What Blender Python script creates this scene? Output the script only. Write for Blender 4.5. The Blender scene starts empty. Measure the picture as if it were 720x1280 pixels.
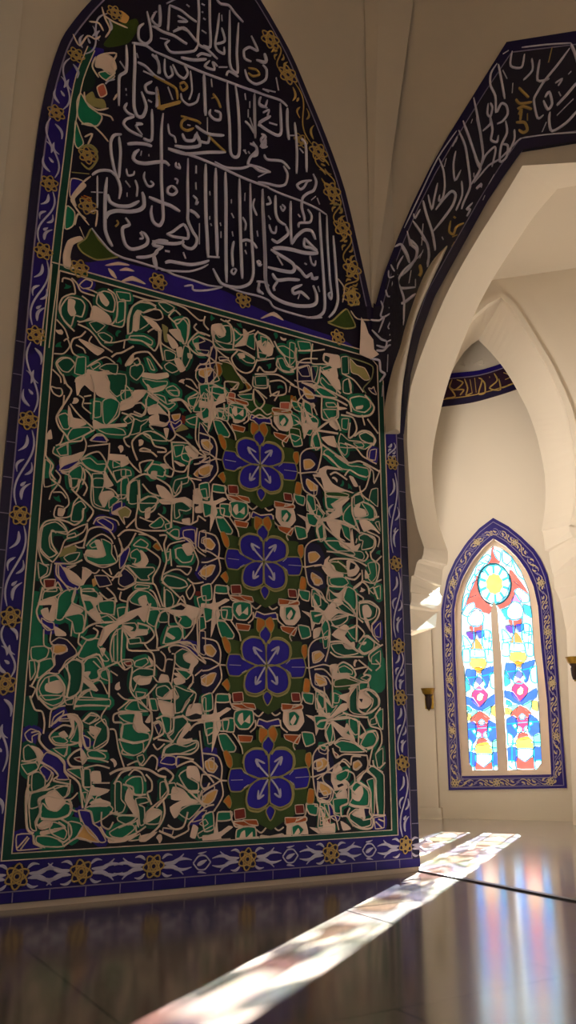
import bpy, bmesh, math, random
from mathutils import Vector
from mathutils.geometry import tessellate_polygon
random.seed(7)
SC = bpy.context.scene
COL = SC.collection
FIELD = '''
@ 55 340 6.545
f g 14 190,220 130,300 135,380 210,460 240,370 300,380 325,290 290,240
f c 0 195,235 245,250 235,300 250,350 215,370 190,330
l c 16 240,500 160,420 115,320 140,230 210,195 245,190 235,120 210,80 150,65 140,100
l c 16 215,65 260,110 290,170 350,195 405,210
l c 14 300,210 360,260 385,320 380,380 300,420 260,415
f b 12 280,120 330,75 385,95 370,140 310,150
l c 14 330,150 390,170 430,190
f g 14 430,200 480,170 540,190 570,260 555,340 480,320 420,270
f c 0 440,180 470,190 520,260 500,290 460,250
f c 0 395,290 460,320 520,370 540,420 500,425 430,400 370,400
l c 16 510,155 570,200 590,290 585,380 540,440 450,420 380,405 270,425
f g 10 360,430 420,415 490,450 420,510
f g 8 580,175 690,190 695,250 610,240
f g 8 595,260 650,260 645,400 580,430
l c 14 620,240 655,260 640,450 570,455 530,440
f g 10 430,520 480,510 545,550 530,590 470,570
l c 16 265,440 350,480 410,540 460,610 550,670
l c 14 380,540 360,590 450,640 480,660
f c 0 275,560 330,580 440,630 480,650 430,690 360,640
l c 16 330,500 290,540 230,560 210,620 230,680 280,710
l c 14 250,610 310,640 330,680
l c 14 480,590 560,590 650,570 700,560
f g 8 260,715 330,710 325,860 240,840
f g 10 100,760 150,720 200,720 240,770 190,830 140,820
l c 16 250,770 200,720 130,715 90,760 120,830 150,870 160,930
l c 14 60,810 120,870 130,920
l c 14 70,680 150,680 200,620 180,560 150,580
l c 14 190,560 160,480 80,400
l c 14 340,790 400,750 480,710 520,720 570,760
f g 10 370,780 430,750 450,770 390,810
f g 8 440,800 500,765 590,770 580,850 520,830
f c 0 260,880 340,840 350,810 440,830 520,820 530,916 260,916
l c 18 540,710 580,680 630,670 720,620
l c 14 650,570 640,640
f c 0 655,770 700,700 720,690 720,740 690,770
@ 155 370 6.545
f g 14 60,100 120,65 200,75 250,110 150,150 100,130 70,180 60,300 25,320 30,200
f c 0 90,150 130,135 110,220 100,290 70,290
f g 6 120,160 190,240 110,290
l c 16 20,330 20,200 60,100 150,50 250,95
f c 0 180,190 250,230 290,290 250,290 150,180
l c 14 150,150 200,125 280,130 305,190 250,210 160,180
f g 10 270,70 330,70 400,110 350,150 310,120
l c 16 60,10 200,50 340,60 480,110 540,160 600,210 640,210
f g 14 400,220 470,200 510,250 500,390 470,400 450,320
f c 0 360,290 440,285 455,330 480,390 430,370 380,320
f c 0 340,320 400,370 430,420 390,440 360,390
l c 16 350,180 400,130 450,170
l c 16 350,180 420,240 480,190 520,220 515,320 490,410
f y 0 300,240 350,270 340,330 350,390 320,380 310,310
l c 14 290,300 290,390 340,430 410,470
f g 12 40,340 150,340 220,380 210,415 130,380 40,370
l c 16 180,310 230,280 270,300 270,400 240,460 200,430 130,380 20,365
f c 0 420,440 460,430 470,500 430,510
f g 8 480,420 520,440 530,520 490,600 460,540
f c 0 510,480 545,490 540,520 515,515
l c 20 290,290 285,370 290,440 310,540
f g 10 320,460 360,460 410,490 400,530 330,540
f c 0 400,530 440,520 490,610 450,630
f g 10 320,580 360,555 420,590 430,620 380,640 330,610
f g 12 550,370 600,340 650,380 560,410
f c 0 560,400 640,395 670,440 590,450
f g 8 570,450 680,460 670,490 610,490
l c 16 690,340 600,310 540,360 510,410 545,460 600,495 680,495
l c 16 580,240 560,270 600,310 650,330
l c 16 650,180 640,240 680,290
l c 14 700,430 690,500 660,560 600,580 570,630
l c 18 0,590 30,530 80,480 180,470 230,520 300,610
l c 16 60,540 100,520 120,560 90,580 70,560
f g 10 45,590 130,570 150,620 130,660 90,700 40,660
f g 6 175,520 200,540 240,620 210,610
f c 0 150,640 250,650 340,640 350,670 260,690 140,670
f g 10 140,690 250,710 340,710 330,750 260,780 190,760
f d 0 370,650 410,660 425,720 390,720
f g 10 330,770 390,745 440,790 430,830 370,820
f g 10 580,620 640,610 650,720 610,730 575,680
f g 10 670,640 720,610 720,720 670,720
f c 0 600,730 640,720 670,740 650,790 610,780
l c 14 490,690 540,700 590,770
l c 14 490,740 590,800 520,840
l c 14 660,580 655,720
f g 8 510,850 600,800 560,916 520,900
f g 8 640,800 680,850 690,916 600,916
l c 14 180,780 330,890
f g 8 190,810 270,860 250,916 160,916
f c 0 180,730 220,770 330,740 300,780 200,800
f g 8 0,740 40,780 60,840 0,860
f c 0 0,880 70,840 160,810 100,870 40,916 0,916
l c 16 350,870 430,850 490,880 520,916
@ 45 470 6.545
f k 0 110,0 190,0 190,420 70,420
f g 8 560,0 590,60 590,120 650,180 720,120 720,0
f c 0 470,50 560,0 585,60 590,140 650,200 560,190 490,160
f c 0 320,30 380,20 450,60 460,140 390,80 350,120 330,170
l c 16 440,0 470,120 455,370
l c 14 340,170 380,200 370,260 440,320
l c 14 380,180 440,170
l c 14 380,235 440,235
l c 18 210,0 240,80 280,130 240,210 180,300 155,360 180,430 230,490 260,540
l c 16 220,170 210,260 170,320
f g 12 170,340 230,315 270,360 260,440 210,440
f c 0 260,250 290,350 370,370 400,400 320,430 260,410
l c 16 270,240 340,330 450,430 470,440
f g 8 460,220 520,225 520,340 465,350
f g 10 535,220 600,190 670,230 640,330 570,410 540,380
l c 14 720,230 680,260 660,340 570,410
f c 0 460,370 520,400 560,410 720,400 720,420 560,425 470,440
f g 10 490,440 620,430 700,450 720,490 640,490 560,480
f g 6 290,440 420,430 440,460 370,500 270,540 250,500
l c 16 180,580 260,550 360,540 380,500 470,450
l c 14 430,540 480,490 530,490 580,540
f b 6 440,540 480,500 540,500 570,550
l c 14 410,585 580,565
f g 8 160,610 240,570 250,650 190,660
l c 14 380,510 400,560 390,620 350,690
l c 12 250,560 250,660
f c 0 190,680 290,660 380,630 340,690 200,760
f b 4 180,780 220,740 330,700 340,710 260,770
l c 14 140,590 130,640 190,680 190,760
l c 16 350,700 420,650 500,630 550,690 580,760 640,860
f g 10 360,700 430,680 490,730 560,730 550,790 470,790 400,750
l c 18 190,790 260,790 350,720 420,770 530,800
f g 10 260,800 350,740 370,780 360,860 320,916 270,916
l c 16 375,760 390,830 370,900
l c 16 390,770 440,830 450,916
f g 10 450,810 540,810 550,916 460,916
l c 16 550,780 580,700 590,560
f c 0 590,650 720,660 700,700 590,690
f g 8 620,700 690,740 620,760
f g 8 620,790 720,770 720,830 650,880
l c 16 650,880 690,850 720,830
f c 0 550,780 580,840 620,900 560,916
l c 16 60,480 50,560 70,660 130,740 110,800 150,860
f c 0 60,490 110,450 120,520 70,520
f g 8 50,690 110,730 100,800 110,850 150,890 60,916 40,800
l c 14 150,780 190,830 180,890
l c 14 220,480 190,560 150,580
l c 14 200,800 270,830 280,916
@ 150 490 6.545
f g 8 0,0 90,0 80,50 20,80 0,60
f c 0 0,90 90,60 110,0 210,0 130,80 90,130 0,160
f g 10 380,0 460,0 470,40 430,40
f g 10 220,40 280,30 350,50 370,110 420,100 440,110 390,150 330,110
l c 18 210,10 290,80 380,160 390,210
l c 18 400,90 480,75 520,110 570,180
f g 10 545,70 640,50 610,120 570,150
f g 10 600,130 670,20 690,130 660,170 590,170
l c 14 700,20 715,160
l c 16 100,110 160,100 200,150 180,200 100,170
f c 0 220,140 290,110 340,160 370,190 320,180 230,190
l c 18 200,70 200,150 160,210 80,190 20,240
f g 8 20,240 60,210 90,250 50,270
f g 10 110,230 160,250 220,230 200,260 160,290 150,340 70,360 90,300
l c 16 0,180 60,200 100,230 80,330 60,370
l c 16 300,180 380,200 390,250 330,280 230,280 260,320
f c 0 230,220 300,190 310,250 380,270 340,290 240,270
f b 10 400,250 440,270 480,240 490,270 430,310
f p 6 410,200 480,190 470,230 430,245
f r 0 495,200 525,210 520,270 490,260
f g 8 525,240 610,210 610,280 560,270
f c 0 610,190 660,180 720,240 680,250
f g 8 660,260 720,260 720,310
f g 12 170,345 240,330 330,370 370,410 250,400
l c 16 60,370 20,390 40,440 70,460
l c 18 130,570 95,480 90,410 160,350 230,370 270,450 350,470 360,500 290,500
l c 18 290,540 240,500 150,490 180,470 240,490
l c 16 260,330 330,370 390,410 440,360 400,270
l c 16 400,420 540,430 600,490 690,540
l c 16 440,350 520,400 600,480
f y 0 430,340 500,270 550,310 480,330
f c 0 350,310 385,310 370,390
f g 10 425,450 510,445 490,520 440,540
f g 10 490,520 530,510 560,550 550,580 500,560
f c 0 520,460 580,450 630,500 610,550 560,530
l c 16 410,430 420,600 430,640
l c 16 410,490 350,540 370,600 430,650 510,660 540,610
f c 0 430,570 480,590 520,610 480,610
l c 16 540,700 560,570 630,545 680,540
l c 14 620,200 605,400 690,535
f n 6 640,260 690,330 720,380 720,520 660,500 630,420
f p 10 650,420 720,400 720,480 690,460
f p 10 590,680 650,620 720,600 720,690 640,710
f n 6 660,580 720,540 720,590
l c 16 690,540 640,590 590,600
f c 0 0,550 50,540 60,590 0,620
l c 16 50,560 100,620 160,670 150,590 260,570 190,660
f g 12 210,660 250,600 320,610 360,650 340,700 280,690 240,710
f c 0 250,660 290,660 280,720 240,710
f c 0 320,600 380,600 390,630 350,630
l c 16 350,660 360,690 410,700 430,640
f g 8 0,640 70,650 80,690 0,700
f g 8 0,730 50,710 60,760 50,850 0,880
l c 18 50,900 50,780 100,720 190,680 300,720 390,780 420,860
f g 8 70,760 130,730 140,850 130,916 60,916
l c 14 145,730 150,900
f g 10 160,890 220,860 300,880 300,916 150,916
l c 16 170,760 230,830 310,860
f c 0 290,770 350,790 420,870 330,870 300,810
f g 10 420,800 440,730 520,710 550,700 540,750 480,770 440,840
l c 16 420,870 480,820 490,740
l c 14 550,710 590,760 600,860
l c 16 540,710 650,730
f c 0 590,810 640,800 660,916 600,916
f g 8 640,810 690,800 700,890 660,870
f c 0 410,890 520,870 600,916 400,916
@ 40 600 6.545
f k 0 55,0 150,0 140,290 60,330
l c 14 150,0 230,70 280,140 290,210 230,260
l c 14 130,170 150,110 190,60 220,0
l c 14 160,110 230,110 270,160
f c 0 210,240 260,250 240,300 205,295
l c 14 250,230 190,220 175,310 300,305 330,200 370,150
f g 10 300,0 370,0 360,50 320,90
f g 8 330,220 390,180 430,230 400,260 400,340 310,340
l c 18 310,80 380,150 490,260 440,350
l c 16 380,0 370,70 350,110
l c 16 400,0 440,70 410,140
f g 10 490,0 580,0 570,80 540,150 570,230 500,200 490,100
f c 0 560,110 640,100 660,130 610,170 580,230 540,160
l c 14 480,0 470,140 490,220 560,250 620,260
l c 14 590,70 650,90 700,150
f b 8 650,210 720,180 720,240 640,270
f c 0 640,280 720,230 720,300 680,290
f g 8 620,170 660,140 700,170 620,240
l c 18 180,320 280,350 340,375 400,330 410,240
f g 12 80,390 180,350 240,390 270,430 190,430 150,430 130,480 140,560 190,610 130,640 60,560
l c 16 160,680 60,590 55,430 100,350 200,335 260,390 280,440
l c 16 190,440 150,420 150,520 200,610
l c 14 190,430 270,450 310,420 430,370 410,430 340,470 260,500 220,600 160,680
f g 8 280,460 340,440 350,470 280,480
l c 16 440,360 440,430 410,500 330,530 250,560
f b 10 520,340 570,320 650,370 640,420 560,370
l c 14 490,370 520,320 590,310 680,340 700,380
l c 16 410,560 450,420 540,390 620,420 670,490
l c 14 430,550 480,490 560,450 630,490 650,530
f g 10 555,490 640,530 640,610 680,680 600,700 530,700 440,660 440,610 520,640 590,620
f c 0 440,580 530,580 500,510 540,500 570,560 590,620 520,640 430,620
f g 6 460,540 500,510 520,550 480,560
l c 14 660,540 690,660 640,700 560,720 440,670 415,610
l c 14 340,540 370,560 420,560
f y 0 250,560 350,540 350,590 210,640
f g 8 250,640 300,610 380,600 350,660 290,680
l c 16 170,690 250,690 330,690 400,660
f b 12 210,690 250,740 310,830 380,860 360,900 270,870 210,790
l c 16 190,690 190,780 250,850 300,916
f c 0 250,720 350,780 400,840 380,870 300,830
l c 14 270,720 350,700 270,740
f c 0 410,720 480,760 430,820 400,870
f p 0 480,820 520,800 540,840 490,880
l c 14 400,720 500,770 540,740
l c 14 560,740 640,800 720,790
f n 4 500,790 600,790 640,860 540,880
l c 14 620,730 640,780
f r 10 90,820 180,820 170,880 100,890
l c 14 150,690 130,780 60,820 100,890 170,890 200,840 240,916
f g 8 40,680 120,720 110,770 50,810
l c 14 20,440 20,560 80,690 130,700
f g 8 90,890 190,890 190,916 90,916
f g 8 400,900 490,895 500,916 400,916
l c 16 700,490 720,540 720,600
l c 16 640,830 700,760 720,790
@ 145 620 6.545
f g 8 0,0 70,0 60,30 0,30
f g 12 180,60 250,15 310,10 330,50 290,100 210,140 180,120
l c 16 165,0 165,100 150,190 160,270 250,290 400,290
f c 0 230,120 270,100 260,180 230,190
l c 16 330,40 300,120 250,150
f g 10 260,250 310,210 350,180 380,220 360,260 300,270
l c 14 180,180 250,210 300,220
l c 14 330,150 400,200 440,240
f g 8 390,240 430,230 430,270 400,280
l c 16 360,50 440,60 440,160 440,270
f c 0 340,40 440,30 500,30 600,60 620,100 530,60 450,70 370,70
f g 10 465,70 530,55 600,110 560,130 500,120 510,170 470,190
l c 16 620,0 615,200 590,240 450,210
f c 0 530,200 590,190 590,230 540,225
f c 0 640,100 720,80 690,140 640,140
l c 16 590,240 650,210 660,170 720,210
f y 10 0,130 60,95 110,130 90,180 50,180 60,240 20,180
l c 16 70,270 150,190
l c 18 0,340 60,290 150,290 250,330 310,370
f g 12 130,410 190,360 250,400 230,430 170,420
l c 14 170,320 250,330 320,370 370,460
f o 6 290,420 320,390 360,440 330,450
l c 16 230,430 340,510 340,580 290,670 290,720
f g 10 110,470 160,440 200,490 190,550 140,560 150,520 110,510
f c 0 190,450 230,490 250,540 210,590 120,560 160,560 200,530
f g 12 80,570 150,590 290,590 300,620 250,660 260,690 190,690 130,630
l c 16 60,570 150,660 150,710 260,720 310,740 370,910
l c 16 10,350 50,450 100,400 150,310
l c 14 50,450 0,510
f b 8 20,500 80,420 100,450 60,560 20,600
l c 16 60,580 0,670
f n 8 20,640 60,600 130,660 140,710 60,750 10,720
l c 16 400,300 450,340 490,360 540,350 600,390 630,440
f g 8 425,310 460,280 500,285 500,345 460,340
f b 6 540,290 630,285 630,400 590,360 540,340
l c 14 650,270 640,430 720,500
f n 8 670,300 720,290 720,470 660,420
f p 8 690,350 720,340 720,400 685,390
l c 18 340,330 400,330 380,400 390,470 400,540 370,640 360,700
l c 14 400,460 430,400 550,370
f g 12 480,440 530,430 570,490 620,480 600,540 530,550 480,500
f c 0 530,410 590,390 620,450 580,490
f g 8 390,470 430,460 420,530 400,530
l c 14 430,440 440,580
l c 14 470,440 480,520
l c 16 370,650 450,610 510,610 570,650 600,590 480,580
f g 14 370,700 400,655 480,670 550,700 570,740 510,760 420,750
l c 16 360,710 440,770 550,880
f g 10 390,770 440,800 460,870 440,916 390,916
l c 12 380,750 380,916
f b 6 660,640 720,570 720,690
l c 14 620,440 660,540 640,620
l c 16 570,680 620,720 700,710
l c 14 600,730 560,790 590,850 630,780 610,720
f r 0 640,785 710,785 700,830 640,820
f g 8 650,840 720,820 720,916 670,916
l c 14 480,900 530,820 560,910
f g 10 100,850 170,780 250,790 310,850 330,916 270,916 230,850 170,850 190,900 120,880
f c 0 180,840 230,820 240,880 220,916 180,880
l c 16 260,770 300,800 350,916
l c 16 0,760 50,770 150,720
l c 18 80,916 90,840 150,780 230,760
l c 16 30,790 20,850 80,870
f g 8 160,730 260,740 250,760 140,760
@ 255 390 6.545
f g 10 130,130 200,130 210,250 170,270 80,240 70,170 110,220 160,200
f c 0 55,120 130,110 165,170 140,210 80,190 60,220 50,180
l c 18 160,80 210,130 230,220 225,310
f g 10 75,250 170,270 230,280 215,320 150,310
l c 18 60,200 70,290 150,320 260,320 340,350 400,390
f c 0 310,150 350,190 350,270 260,290 240,290 310,220
l c 14 120,70 160,90 200,80
l c 14 230,150 290,200 400,160
f g 8 350,200 400,190 400,320 330,280
f g 8 230,150 290,210 240,250
l c 18 430,170 400,210 420,270 430,390
l c 18 430,180 510,220 560,300
f c 0 420,260 470,240 520,260 550,300 540,360 500,370 460,330
f g 8 450,210 510,230 490,300 460,280
l c 14 460,280 490,250 480,300
f g 8 430,340 500,360 490,390 440,390
l c 18 560,250 600,330 650,380
f g 8 590,300 640,290 720,340 720,390 650,370
f g 10 590,400 630,390 660,450 720,480 690,500 620,480
l c 16 640,380 680,450 720,460
l c 18 590,390 580,450 640,500 720,500
l c 16 260,330 210,390 250,470 320,510 380,490 420,400
f g 10 260,360 310,350 400,400 390,430 330,420
f c 0 270,350 310,350 320,380 280,390
l c 14 420,410 560,390
l c 16 60,290 30,380 40,480
l c 14 70,300 150,370 190,390
f n 6 110,380 180,390 250,500 330,570 310,590 210,440 120,410
f v 0 130,420 190,420 310,590 300,640 230,640 120,500
f o 8 70,460 110,420 135,500 110,540 80,490
f o 8 310,570 360,610 360,650 270,680 340,640
l c 14 110,410 190,410 270,530 350,600 370,640 270,670
f g 8 10,500 60,490 100,540 110,570 50,590 10,590
f g 8 20,630 130,630 180,670 120,690 90,730 60,700
l c 16 0,600 60,600 150,640 160,580 270,590
f c 0 100,720 130,680 170,670 150,740 100,740
l c 14 0,640 60,720 50,800 20,800
l c 14 200,660 270,590 250,640 200,640
f R 6 190,670 240,680 240,740 330,780 300,800 180,760
f g 8 260,690 380,680 380,730 300,720
f G 0 340,760 400,740 440,830 360,850 320,800
f g 8 405,540 495,535 500,610 410,610
l c 16 390,540 390,620 500,630 510,560
l c 16 390,690 400,640 480,740 440,800 400,760 390,690
l c 14 420,650 500,720
f G 0 450,780 560,800 530,850 450,860
l c 18 420,500 440,460 480,500 560,500 580,470
l c 18 400,520 560,520 620,540 720,610
l c 16 520,580 600,570 650,600 650,680 540,690 520,610
l c 16 520,700 600,660 560,740
l c 14 690,620 680,670
f G 0 600,700 690,690 690,740 610,740
f R 4 610,750 685,750 680,805 610,800
f o 4 530,830 620,820 690,835 620,850 560,860
f o 0 695,690 720,700 720,800 690,780
l c 16 150,760 160,820 220,860 230,916
f g 8 160,800 210,790 220,850 170,860
f g 8 60,820 130,830 160,880 70,880
l c 16 40,916 50,810 150,830
f c 0 210,810 250,800 270,860 300,850 320,890 240,916
l c 16 380,880 440,850 500,880 540,860
l c 14 310,780 360,850
@ 360 410 6
f g 8 60,110 150,120 160,170 80,180
l c 16 50,160 50,260 160,270
l c 14 170,130 160,270 240,280 310,290
l c 14 60,180 180,180 260,170
f g 8 0,120 40,130 40,250 0,290
f g 10 60,320 130,295 150,370 90,370
f g 8 160,300 210,300 200,360 175,420
l c 16 40,180 50,300 0,330
l c 14 50,310 130,290 150,310 170,410
f c 0 100,385 170,380 170,440 210,440 180,490 120,490 90,450
f c 0 260,200 330,210 370,220 380,300 350,310 360,380 300,330 290,290 250,250
f d 0 265,215 300,230 290,270 260,250
f g 8 240,310 300,290 320,310 260,330
l c 18 230,300 210,420 170,440
f g 10 240,380 290,430 340,450 350,500 300,490 230,420
l c 18 220,320 280,380 330,450 380,500
f c 0 250,330 310,340 370,400 380,470 330,440
f g 8 385,230 435,225 440,350 390,350
f y 8 450,240 500,290 560,310 600,390 560,400 510,360 460,340
l c 14 390,350 480,400 550,490
f g 10 400,410 440,390 460,440 450,500 400,490
l c 16 440,390 460,500
l e 12 440,230 540,260 620,300 610,390 550,460 570,500
f g 10 195,470 240,455 330,510 350,530 250,520
l c 18 200,440 320,490 440,560 460,640
l c 18 100,500 220,520 330,540 430,590
f g 12 450,540 520,520 590,540 605,600 560,640 480,620
f c 0 500,600 550,590 540,610 500,615
l c 20 560,510 630,600 600,660 510,670 420,640
f c 0 110,520 160,550 190,590 160,610 100,590
l c 14 0,430 110,490 60,560 90,620 190,680
f o 4 10,550 40,520 60,600 20,600
f g 10 270,570 330,570 350,600 280,600
f g 10 250,620 350,620 350,670 290,690
f c 0 360,560 370,600 430,610 360,620
l c 16 240,520 240,680 300,700 360,680 360,620
f g 8 80,620 150,650 210,700 200,760 150,720 110,680
f c 0 90,620 130,640 110,720 90,760 150,770 190,780 100,790
l c 20 200,775 330,690 380,780
l c 20 200,775 130,710
l c 20 200,775 170,820 160,900
l c 20 200,775 300,790 360,800
l c 16 200,775 240,900
f g 8 170,820 210,800 230,900 170,900
f c 0 310,680 350,690 370,750 350,770 300,730
f g 8 390,690 440,690 430,770 390,760
l c 16 380,660 470,680 500,760 480,810 440,830 450,720
f g 10 380,800 440,850 530,860 550,900 370,900
f g 12 520,810 570,790 630,830 620,880 540,850
l c 18 480,820 540,780 600,790 640,850 620,890
l c 16 580,690 660,800
l c 14 540,660 560,740
f k 0 600,690 655,650 655,760
f g 8 0,650 60,680 80,720 20,740
f c 0 240,830 330,820 350,900 290,880
f G 6 0,760 70,770 80,830 40,860 0,830
@ 35 735 6.545
f g 0 20,100 60,50 80,180 70,240 110,340 115,470 20,500
f g 10 120,40 180,10 240,0 260,40 200,80 110,110
l c 18 110,0 80,130 60,200 90,280 180,350
f c 0 80,120 210,75 220,150 200,270 130,250 100,190 150,170 160,230 190,140 90,140
f b 8 100,250 150,280 200,290 200,340 150,350 110,310
f g 12 240,80 300,25 380,20 350,130 270,260 215,250
l c 16 210,80 230,120 215,260
f c 0 290,230 360,140 440,190 400,215
f g 10 290,240 400,215 440,230 450,320 430,370 370,370 350,280
f g 10 425,20 500,10 560,50 550,90 430,70
l c 18 420,0 430,80 460,180 460,260 440,350
f g 8 440,90 500,110 540,180 510,200 460,190
f c 0 440,60 550,90 580,60 600,110 540,150 590,260 560,290 490,200 530,170 510,110 440,100
f g 10 570,120 690,110 690,220 600,210 570,180
l c 16 570,40 640,100 700,90 690,230
l c 16 630,0 690,60 715,120
l c 18 380,0 350,120 440,170 530,260 590,290
l c 18 430,370 480,320 560,290 720,280
f g 8 580,250 640,230 700,280 620,290
l c 14 560,210 650,220 720,270
f c 0 610,330 720,290 720,320 660,370 590,470 570,460
l c 18 520,330 560,360 540,410 480,430 420,400
l c 16 540,310 610,330 600,400 570,460
f g 8 470,430 570,420 560,480 650,590 610,600 550,540 450,580 400,560
l c 16 720,340 680,400 660,520 680,610
f g 6 690,400 720,380 720,600 690,600
l c 18 410,370 400,450 430,490 380,560 310,620 240,690
f n 6 180,450 240,410 310,430 380,510 380,550 300,600 240,700 160,690 210,630 210,550 310,520 290,470 190,470
f p 10 180,490 230,465 300,480 300,520 250,545 190,530
l c 14 120,340 120,470 180,500
l c 14 180,360 170,440 200,480 190,560 210,630
f c 0 210,320 290,370 300,390 220,390
l c 14 350,290 340,400
f g 10 20,490 130,480 160,510 140,570 70,600 20,580
f g 6 80,610 180,580 200,640 140,690 70,740
l c 18 40,590 80,620 60,720 20,800
f g 8 0,600 40,600 50,690 10,760
f g 12 310,620 370,590 430,620 430,760 400,860 310,900 330,780
l c 18 380,580 440,620 440,720 420,830 350,900 290,890
l c 16 290,640 330,720 320,800 300,900
f g 12 440,630 480,580 550,570 600,650 560,740 510,760 450,720
l c 20 430,600 480,570 570,550 610,650
l c 14 520,600 580,660
f c 0 440,700 500,690 480,730 560,840 510,830 440,760
f g 8 440,770 510,830 420,870
l c 16 500,760 570,740 560,680 610,660 650,690 650,900
f g 8 570,690 630,670 650,760 590,740
f c 0 580,500 620,500 600,560
l c 18 610,660 720,610
l c 14 660,680 720,720
l c 14 510,780 580,760 640,870
f g 10 410,900 490,840 520,900 640,916 400,916
l c 18 390,916 440,850 540,820
f g 12 80,830 130,740 220,720 290,820 250,900 130,916
l c 18 280,890 290,810 230,720 150,700 80,760 60,860 80,916
f c 0 140,790 250,760 290,830 230,860 140,840
l c 14 160,730 160,790
l c 14 10,916 50,830 0,800
@ 145 755 6.545
f g 10 0,40 70,30 60,90 10,120
l c 18 80,0 70,90 0,130
f c 0 0,130 100,70 250,20 260,60 220,150 170,90 120,120 20,170 0,170
l c 20 250,30 390,45 520,0
f g 10 255,60 330,50 350,90 320,150 300,190 240,150
f g 8 340,90 390,55 415,100 410,150 340,150
l c 18 270,0 240,150
l c 18 430,50 350,80 310,200 325,290 320,370
f c 0 400,50 530,60 560,30 520,0 720,60 680,90 620,180 560,100 480,100 440,80
f g 10 490,105 560,95 610,140 600,190 550,200 500,160 520,120
l c 16 420,80 420,180 500,185
l c 16 460,80 480,150 530,200
f g 10 420,200 500,190 530,240 510,300 390,330 380,290
f c 0 410,240 470,280 450,290 400,260
l c 16 410,190 370,330
l c 18 320,370 480,320 590,320 650,400 720,480
l c 16 640,120 610,210 540,290 530,200
f g 6 670,110 710,110 720,200 670,220
l c 16 680,90 650,150 660,430
f n 4 670,230 715,230 715,420 670,400
f b 4 500,320 640,340 650,400 590,350
f g 10 40,170 140,160 160,200 130,250 90,230
f c 0 40,180 130,200 90,230 160,230 160,210 240,220 240,250 160,260 120,280 80,240
f g 8 170,160 250,190 250,215 170,210
f g 6 90,290 180,280 190,320 100,330
l c 18 160,160 260,190 300,260 240,320 180,320
l c 18 30,190 80,280 90,380 260,390 300,450 300,590
f g 6 0,220 40,210 30,460 0,480
l c 16 40,190 30,450 60,530
l c 14 30,460 120,460 140,510
l c 16 220,330 260,380 340,380
f r 6 50,480 110,470 120,500 80,510
l c 16 0,480 60,540 120,520 100,690 160,780 240,750 320,660
f g 10 150,470 230,445 250,480 200,520 140,510
f c 0 210,530 280,500 250,430 310,500
f g 12 120,570 180,530 290,540 290,590 230,600 180,600 130,720 110,660
f c 0 130,610 180,590 230,610 280,590 260,650 180,660
f g 6 150,720 230,730 210,760 160,770
l c 18 430,400 420,360 470,340 560,360 650,440 720,490
f g 12 470,410 530,370 590,400 540,430 560,470 600,490 580,540 510,520 470,480
f c 0 540,420 590,400 660,470 620,520 600,590 590,530 610,490 550,460
l c 14 440,410 470,420 460,520 440,660
l c 14 350,390 390,440 380,560
l c 14 310,500 370,550 400,460 450,460
l c 16 460,530 540,540 610,580 610,650 570,700
f c 0 460,570 530,580 550,640 480,660 460,620 500,600
f g 6 480,540 560,550 600,580 560,620
f c 0 360,580 410,590 420,630 340,630
l c 14 290,590 330,640 420,640 450,690
f g 12 320,690 390,670 430,710 380,770 320,750
f c 0 370,770 450,700 480,750 530,780 450,770
f g 8 320,770 370,780 440,780 430,810 350,800
f g 8 460,670 560,710 620,730 560,800 520,880 470,890 470,790 500,760
l c 16 460,690 470,900
l c 16 520,890 590,780
f c 0 330,790 460,820 460,916 370,900
f c 0 590,830 680,820 690,900 640,890 560,916
l c 14 620,640 580,690 640,740 600,860
f p 8 680,600 720,580 720,660 690,640
l c 14 690,540 630,590
f n 0 660,520 720,500 710,570 640,580
l c 18 250,740 260,830 280,916
f g 6 260,780 310,780 330,870 280,870
l c 16 160,790 270,880
f g 10 60,860 110,800 160,790 180,860 250,880 130,880
f g 6 180,780 240,770 240,850
l c 16 0,730 60,780 160,790
l c 14 0,870 100,790
f c 0 0,880 130,880 200,900 150,916 0,916
f g 6 700,770 720,770 720,916 690,850
@ 25 870 6.545
f g 0 30,50 60,40 100,120 95,250 30,190
f k 0 90,0 130,0 250,120 240,230 210,320 170,330 190,180 110,90
l c 18 70,0 110,110 170,130 190,220 180,310
l c 18 130,0 180,60 250,110 350,50 350,0
f g 10 150,0 340,0 330,50 260,80 190,50
f g 8 360,40 430,20 420,70 370,70
f g 8 440,80 480,10 720,30 720,80
l c 16 450,0 430,110
l c 16 360,80 250,110 230,260
l c 16 430,90 560,75 720,85
f b 6 250,230 270,170 350,120 330,170 280,220
l c 16 240,250 320,170 400,150 460,170 500,240 490,340
f n 6 320,190 400,185 400,205 310,205
f c 0 380,150 460,160 500,300 490,420 470,380 470,240 430,190 430,290 390,350 420,270 400,200
f g 10 430,320 460,230 475,310 470,380 400,370
l c 18 410,250 340,240 260,290 230,340 280,400 400,400 470,380
f g 6 250,340 330,330 380,370 350,390 280,380
f c 0 310,310 350,290 380,330 340,340
f b 6 30,310 80,270 150,300 90,330 90,380 50,360
f n 0 170,330 230,290 230,350 290,410 210,440
l c 14 80,300 140,290 160,320
l c 22 150,310 150,370 210,440 300,490 350,540 360,620 440,680 480,740 500,916
f b 8 170,510 210,460 300,500 350,560 350,620 390,680 290,680 300,640 250,590 170,540
l c 18 150,540 250,590 300,650 260,690 390,720
f b 6 150,600 180,570 250,620 210,700
f c 0 70,410 140,430 180,480 150,560 130,500
f g 10 20,430 60,400 110,450 130,510 30,530
l c 16 0,530 110,540 140,490
f g 8 0,560 120,545 140,590 50,640
l c 16 150,540 130,600 60,650
f g 10 90,640 140,620 190,660 190,740 90,780
l c 18 60,650 60,780 160,770 230,710 260,640 240,620
l c 18 60,780 40,916
f g 10 80,800 170,770 270,750 250,790 150,830 140,900 70,916
f c 0 210,800 280,770 340,850 320,916 230,916
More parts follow.
